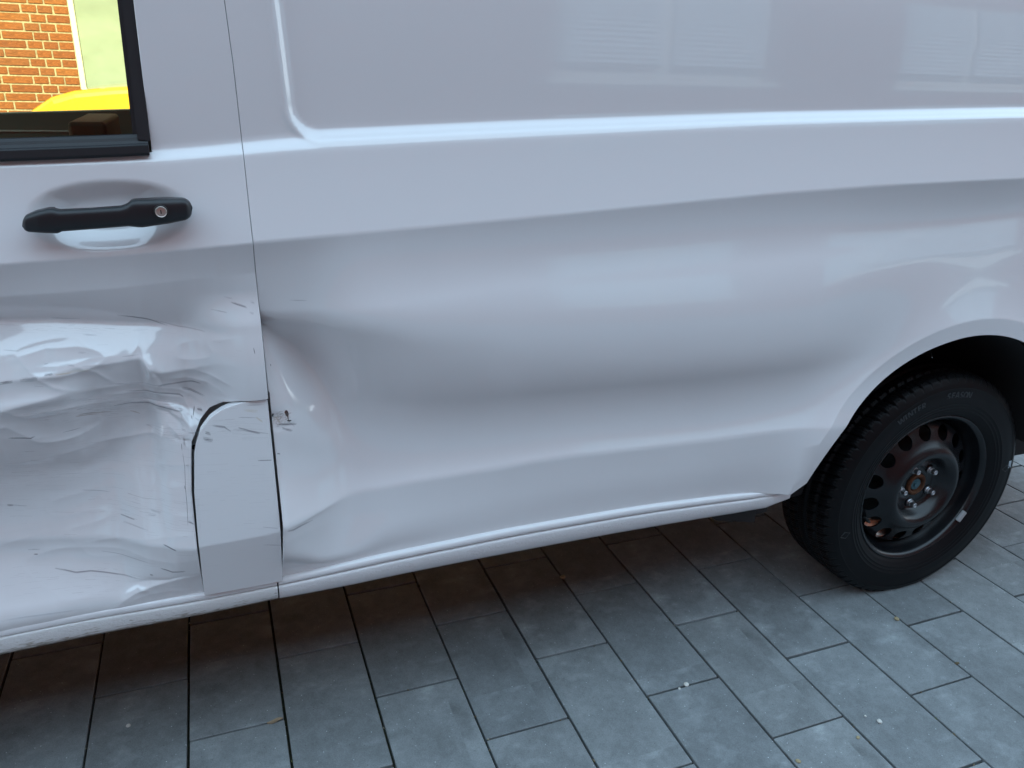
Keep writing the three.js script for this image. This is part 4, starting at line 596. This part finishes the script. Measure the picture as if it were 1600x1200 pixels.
function wheel(x, z, turn, fine) {
  const w = group('wheel', van); w.position.set(x, AXLE, z); w.rotation.y = turn;
  mesh('tyre', tyreGeo(fine ? 1400 : 96, fine), tyreM, w); mesh('rim', rimGeo, rimM, w); mesh('disc', discGeo, rimM, w);
  const hub = mesh('hub', new THREE.LatheGeometry(V2([[0, 0.050], [0.021, 0.050], [0.022, 0.066], [0.0285, 0.067], [0.0325, 0.064], [0.0325, 0.03]]), 48).rotateX(Math.PI / 2), std(0.16, 0.060, 0.022, 0.9, { map: dataTex(64, (i, j) => { const n = 130 + fbm(i / 6, j / 6, 3) * 150; return [n, n, n]; }, { srgb: true }) }), w);
  mesh('axle_nut', mergeGeometries([new THREE.CylinderGeometry(0.0165, 0.0175, 0.014, 12).rotateX(Math.PI / 2).translate(0, 0, 0.055), new THREE.CylinderGeometry(0.008, 0.008, 0.02, 20).rotateX(Math.PI / 2).translate(0, 0, 0.056)]), std(0.06, 0.14, 0.17, 0.6, { metalness: 0.3 }), w);
  for (let k = 0; k < 5; k++) { const a = (117 - 72 * k) * Math.PI / 180, b = mesh('wheel_bolt', boltGeo, steel, w); b.position.set(0.056 * Math.cos(a), 0.056 * Math.sin(a), 0.0605); b.rotation.z = k * 1.3; b.scale.set(0.82, 0.82, 0.9); }
  mesh('brake_disc', new THREE.CylinderGeometry(0.152, 0.152, 0.024, 64).rotateX(Math.PI / 2).translate(0, 0, -0.02), std(0.02, 0.02, 0.02, 0.7), w);
  if (fine) {
    const wa = -34 * Math.PI / 180, wt = mesh('balance_weight', bar(0.034, 0.016, 0.008, 0, 0, 0, 0.002), std(0.36, 0.37, 0.38, 0.55), w); wt.position.set(0.2075 * Math.cos(wa), 0.2075 * Math.sin(wa), 0.0935); wt.rotation.set(0, 0, wa + Math.PI / 2);
    const va = 207 * Math.PI / 180; const val = mesh('valve', mergeGeometries([new THREE.CylinderGeometry(0.0045, 0.006, 0.03, 14).translate(0, 0.012, 0), new THREE.CylinderGeometry(0.0035, 0.0035, 0.014, 14).translate(0, 0.032, 0)]), dark, w); val.position.set(0.180 * Math.cos(va), 0.180 * Math.sin(va), 0.062); val.rotation.set(Math.PI / 2.6, 0, 0.5);
    const tm = std(0.016, 0.017, 0.02, 0.35), text = (str, mid, r, size, z) => { const parts = [], adv = size * 0.80 / r; [...str].forEach((ch, i) => { if (ch === ' ') return; const g = new TextGeometry(ch, { font, size, depth: 0.0012, curveSegments: 4 }); g.computeBoundingBox(); g.translate(-(g.boundingBox.max.x + g.boundingBox.min.x) / 2, 0, 0); const a = mid - (i - (str.length - 1) / 2) * adv; g.translate(0, r, z).rotateZ(a - Math.PI / 2); parts.push(g); }); return mergeGeometries(parts); };
    mesh('raised_lettering', mergeGeometries([text('SEASON', 1.50, 0.2755, 0.018, 0.1062), text('WINTER', 2.05, 0.2755, 0.018, 0.1062)]), tm, w);
    { const a = 0.13, k = mesh('paint_mark', new RoundedBoxGeometry(0.009, 0.024, 0.0016, 2, 0.0007), std(0.42, 0.52, 0.58, 0.6), w); k.position.set(0.296 * Math.cos(a), 0.296 * Math.sin(a), 0.1062); k.rotation.z = a; }
    for (const a of [3.45, 0.10]) { const k = mesh('sidewall_mark', new THREE.TorusGeometry(0.010, 0.0016, 6, 4).scale(1, 1.5, 0.6), tm, w); k.position.set(0.283 * Math.cos(a), 0.283 * Math.sin(a), 0.1068); k.rotation.z = a + Math.PI / 2; }
  }
  return w;
}
const WZ = 0.3645;
wheel(2.318, WZ, 0, true); wheel(-0.92, WZ, 0, false); wheel(2.318, -0.89 - WZ, Math.PI, false); wheel(-0.92, -0.89 - WZ, Math.PI, false);
// wheel well, underbody, bracket behind the sill
{
  mesh('wheel_well', new THREE.CylinderGeometry(0.463, 0.463, 0.40, 60, 1, true, Math.PI / 2 + 0.12, Math.PI - 0.24).rotateX(Math.PI / 2).rotateZ(0).translate(AX, AY, 0.285), dark, van);
  mesh('well_back', slab(Array.from({ length: 41 }, (_, k) => { const a = Math.PI * (k / 40 * 1.1 - 0.05); return [AX + 0.46 * Math.cos(a), AY + 0.46 * Math.sin(a)]; }), 0.075, 0.012), dark, van);
  mesh('underbody', mergeGeometries([bar(4.4, 0.14, 1.62, 0.75, 0.37, -0.445, 0.02), bar(0.14, 0.14, 1.2, 2.318, 0.32, -0.445, 0.03)]), dark, van);
  mesh('jack_bracket', mergeGeometries([slab([[1.635, 0.355], [1.664, 0.322], [1.785, 0.294], [1.783, 0.35], [1.717, 0.373]], 0.385, 0.04, 0.005), bar(0.04, 0.02, 0.03, 1.803, 0.324, 0.405, 0.006)]), dark, van);
}
// the rest of the body: roof, far side, nose, bulkhead
{
  const cz = -0.445, xs = []; for (let x = -0.5; x <= 3.31; x += 0.1) xs.push(x);
  const arc = [], zt = (x) => zRear(Math.max(x, 0.63), 1.885);
  const pos = [], idx = [], m = 25; xs.forEach((x) => { const z0 = zt(x), half = z0 - cz; for (let q = 0; q < m; q++) { const t = q / (m - 1) * 2 - 1; pos.push(x, 1.885 + 0.06 * (1 - Math.abs(t) ** 3), cz - t * half); } });
  for (let k = 0; k < xs.length - 1; k++) for (let q = 0; q < m - 1; q++) { const a = k * m + q; idx.push(a, a + 1, a + m + 1, a, a + m + 1, a + m); }
  const rg = new THREE.BufferGeometry(); rg.setAttribute('position', new THREE.Float32BufferAttribute(pos, 3)); rg.setIndex(idx); rg.computeVertexNormals(); mesh('roof', rg, paint, van);
  // cant rail over the near door, far side with its own door window
  const rail = (sgn) => { const p = [], id = [], nx = 24, ny = 10; for (let i = 0; i <= nx; i++) for (let j = 0; j <= ny; j++) { const y = 1.742 + (1.885 - 1.742) * j / ny, x = lerp(-0.5, 0.5915, i / nx), z = fPlain(x, y) + recessNo; p.push(x, y, sgn > 0 ? z : 2 * cz - z); } for (let i = 0; i < nx; i++) for (let j = 0; j < ny; j++) { const a = i * (ny + 1) + j; id.push(a, a + 1, a + ny + 2, a, a + ny + 2, a + ny + 1); } const g = new THREE.BufferGeometry(); g.setAttribute('position', new THREE.Float32BufferAttribute(p, 3)); g.setIndex(id); g.computeVertexNormals(); return g; };
  const recessNo = 0; mesh('cant_rail', rail(1), paint, van);
  const farGrid = (x0, x1, y0f, y1f, nx, ny) => { const p = [], id = []; for (let i = 0; i <= nx; i++) for (let j = 0; j <= ny; j++) { const x = lerp(x0, x1, i / nx), y = lerp(y0f(x), y1f(x), j / ny); p.push(x, y, 2 * cz - fPlain(x, y) - flare(x, y)); } for (let i = 0; i < nx; i++) for (let j = 0; j < ny; j++) { const a = i * (ny + 1) + j; id.push(a, a + 1, a + ny + 2, a, a + ny + 2, a + ny + 1); } const g = new THREE.BufferGeometry(); g.setAttribute('position', new THREE.Float32BufferAttribute(p, 3)); g.setIndex(id); g.computeVertexNormals(); return g; };
  const archB = (x) => { const dx = x - AX; return Math.max(0.40, Math.abs(dx) < AR ? AY + Math.sqrt(AR * AR - dx * dx) : 0); };
  mesh('side_panel', farGrid(0.56, 3.30, archB, () => 1.89, 150, 60), paint, van);
  const FS = (x) => 1.165 + 0.045 * x; // lower edge of the far window
  mesh('passenger_door', mergeGeometries([farGrid(-0.45, 0.557, () => 0.42, FS, 60, 40), farGrid(-0.45, 0.557, () => 1.70, () => 1.89, 40, 10), farGrid(0.47, 0.557, FS, () => 1.70, 6, 20)]), paint, van);
  mesh('passenger_door_trim', mergeGeometries([slab([[-0.45, 0.45], [0.557, 0.45], [0.557, FS(0.557) + 0.012], [-0.45, FS(-0.45) + 0.012]], -1.355, 0.04, 0.006), slab([[0.458, FS(0.458) + 0.014], [0.56, FS(0.56) + 0.014], [0.56, 1.7], [0.47, 1.7]], -1.34, 0.03, 0.004)]), std(0.13, 0.15, 0.13, 0.6), van);
  const fg = new THREE.ShapeGeometry(new THREE.Shape(V2([[-0.45, 1.13], [0.48, 1.17], [0.48, 1.71], [-0.06, 1.71]]))).translate(0, 0, -1.345);
  mesh('passenger_window_pane', fg, phy(0.97, 0.97, 0.74, 0.01, { transmission: 1, thickness: 0, ior: 1.5 }), van);
  mesh('seat_back', new RoundedBoxGeometry(0.095, 0.66, 0.44, 3, 0.012).translate(0.265, 0.856, -0.93), std(0.045, 0.034, 0.02, 0.9), van);
  mesh('belt_line_strip', bar(0.62, 0.006, 0.006, -0.14, 1.118, -1.312, 0.002), std(0.5, 0.52, 0.5, 0.4), van);
  mesh('bulkhead', bar(0.03, 1.42, 1.72, 0.605, 1.13, cz, 0.005), trimGrey, van);
  mesh('cab_floor', bar(1.5, 0.05, 1.7, -0.1, 0.5, cz, 0.01), dark, van);
  mesh('headliner', bar(1.1, 0.02, 1.5, 0.03, 1.86, cz, 0.005), trimGrey, van);
  mesh('rear_door', bar(0.06, 1.46, 1.76, 3.305, 1.13, cz, 0.02), paint, van); mesh('rear_bumper', bar(0.14, 0.22, 1.84, 3.33, 0.42, cz, 0.05), blackPlastic, van);
  mesh('dashboard', bar(0.42, 0.42, 1.66, -0.82, 0.98, cz, 0.06), dark, van);
  const nose = [[-1.80, 0.30], [-1.86, 0.62], [-1.80, 0.92], [-1.66, 1.05], [-1.28, 1.20], [-0.46, 1.172], [-0.46, 0.36]];
  const fa = []; for (let k = 0; k <= 20; k++) fa.push([-0.92 + 0.44 * Math.cos(Math.PI * k / 20), 0.33 + 0.44 * Math.sin(Math.PI * k / 20)]);
  mesh('front_wing', slab([...nose.slice(0, 5).reverse().reverse(), [-0.46, 1.172], [-0.462, 0.36], ...fa], 0.44, 0.07, 0.02), paint, van);
  mesh('front_wing', slab([...nose.slice(0, 5), [-0.46, 1.172], [-0.462, 0.36], ...fa], -1.40, 0.07, 0.02), paint, van);
  mesh('bonnet', slab([[-1.86, 0.5], [-1.855, 0.66], [-1.79, 0.92], [-1.65, 1.06], [-1.28, 1.215], [-1.1, 1.215], [-1.1, 1.17], [-1.3, 1.16], [-1.6, 1.0], [-1.75, 0.85], [-1.8, 0.5]], -1.33, 1.77, 0.02), paint, van);
  mesh('front_bumper', bar(0.16, 0.3, 1.8, -1.82, 0.45, cz, 0.06), blackPlastic, van);
  const ws = new THREE.BufferGeometry(); ws.setAttribute('position', new THREE.Float32BufferAttribute([-1.2, 1.205, 0.42, -0.5, 1.885, 0.22, -0.5, 1.885, -1.11, -1.2, 1.205, -1.31], 3)); ws.setIndex([0, 1, 2, 0, 2, 3]); ws.computeVertexNormals();
  mesh('windscreen', ws, phy(0.86, 0.92, 0.88, 0.01, { transmission: 1, thickness: 0, ior: 1.5 }), van);
  const pil = (z0, z1) => { const c = new THREE.CatmullRomCurve3([new THREE.Vector3(-1.24, 1.19, z0), new THREE.Vector3(-0.85, 1.55, (z0 + z1) / 2 + 0.01 * Math.sign(z0)), new THREE.Vector3(-0.44, 1.87, z1)]); return new THREE.TubeGeometry(c, 20, 0.045, 10); };
  mesh('windscreen_pillar', pil(0.44, 0.27), paint, van); mesh('windscreen_pillar', pil(-1.33, -1.16), paint, van);
}

// ---------------------------------------------------------------- litter in the joints
function litter(name, geo, m, x, z, y, turn, label, category, grp) { const o = mesh(name, geo, m, scene); o.position.set(x, y, z); o.rotation.y = turn; tag(o, label, category, grp); return o; }
{
  const leafG = new THREE.PlaneGeometry(0.034, 0.010, 12, 4).rotateX(-Math.PI / 2); { const p = leafG.attributes.position; for (let i = 0; i < p.count; i++) { const x = p.getX(i), z = p.getZ(i), w = Math.sqrt(Math.max(0.02, 1 - (x / 0.0175) ** 2)); p.setXYZ(i, x, 0.004 + 0.0025 * Math.sin(x * 160) + 3.2 * z * z * 30 * 0.4, z * w + 0.002 * Math.sin(x * 90)); } leafG.computeVertexNormals(); }
  litter('dry_leaf', leafG, std(0.34, 0.25, 0.16, 0.9), 0.578, 0.404, 0.001, 0.15, 'curled dry brown leaf lying on a joint between grey pavers', 'leaf');
  const peb = (s, k) => { const g = new THREE.IcosahedronGeometry(s, 2), p = g.attributes.position; for (let i = 0; i < p.count; i++) { const f = 0.8 + 0.4 * noise(p.getX(i) / s * 1.3 + k * 9, p.getY(i) / s * 1.3 + p.getZ(i) / s + k); p.setXYZ(i, p.getX(i) * f * 1.15, p.getY(i) * f * 0.6, p.getZ(i) * f); } g.computeVertexNormals(); return g; };
  globalThis.pebGeo = peb;
}
{
  const white = std(0.62, 0.62, 0.58, 0.8), tan = std(0.36, 0.30, 0.18, 0.9), G = [0, 1, 2].map((k) => globalThis.pebGeo(1, k));
  const list = [[1.865, 0.841, 0.0055, 0, 'small white pebble lying on the face of a grey paver', 'pebbles on the pavers'], [1.847, 0.817, 0.0025, 0], [2.191, 0.570, 0.0065, 1, 'pale yellowish pebble on the joint in front of the tyre'], [1.507, 0.599, 0.006, 0], [1.485, 0.604, 0.003, 0], [1.401, 0.113, 0.007, 2, 'ochre leaf scrap caught in a joint in the shade below the sill'], [1.783, 0.862, 0.004, 1], [0.279, 0.313, 0.0045, 0], [1.612, 0.871, 0.005, 1]];
  for (const [x, z, s, k, label, grp] of list) { const o = mesh(k === 2 ? 'leaf_scrap' : 'pebble', G[k], k ? tan : white, scene); o.scale.setScalar(s); o.position.set(x, s * 0.45, z); o.rotation.y = x * 9; tag(o, label || (k ? 'tiny tan crumb of grit lying on the grey pavers' : 'tiny white chip of stone lying on the grey pavers'), k === 2 ? 'leaf' : 'pebble', label && !grp ? undefined : 'grit scattered on the pavers'); }
}
renderer.render(scene, camera);
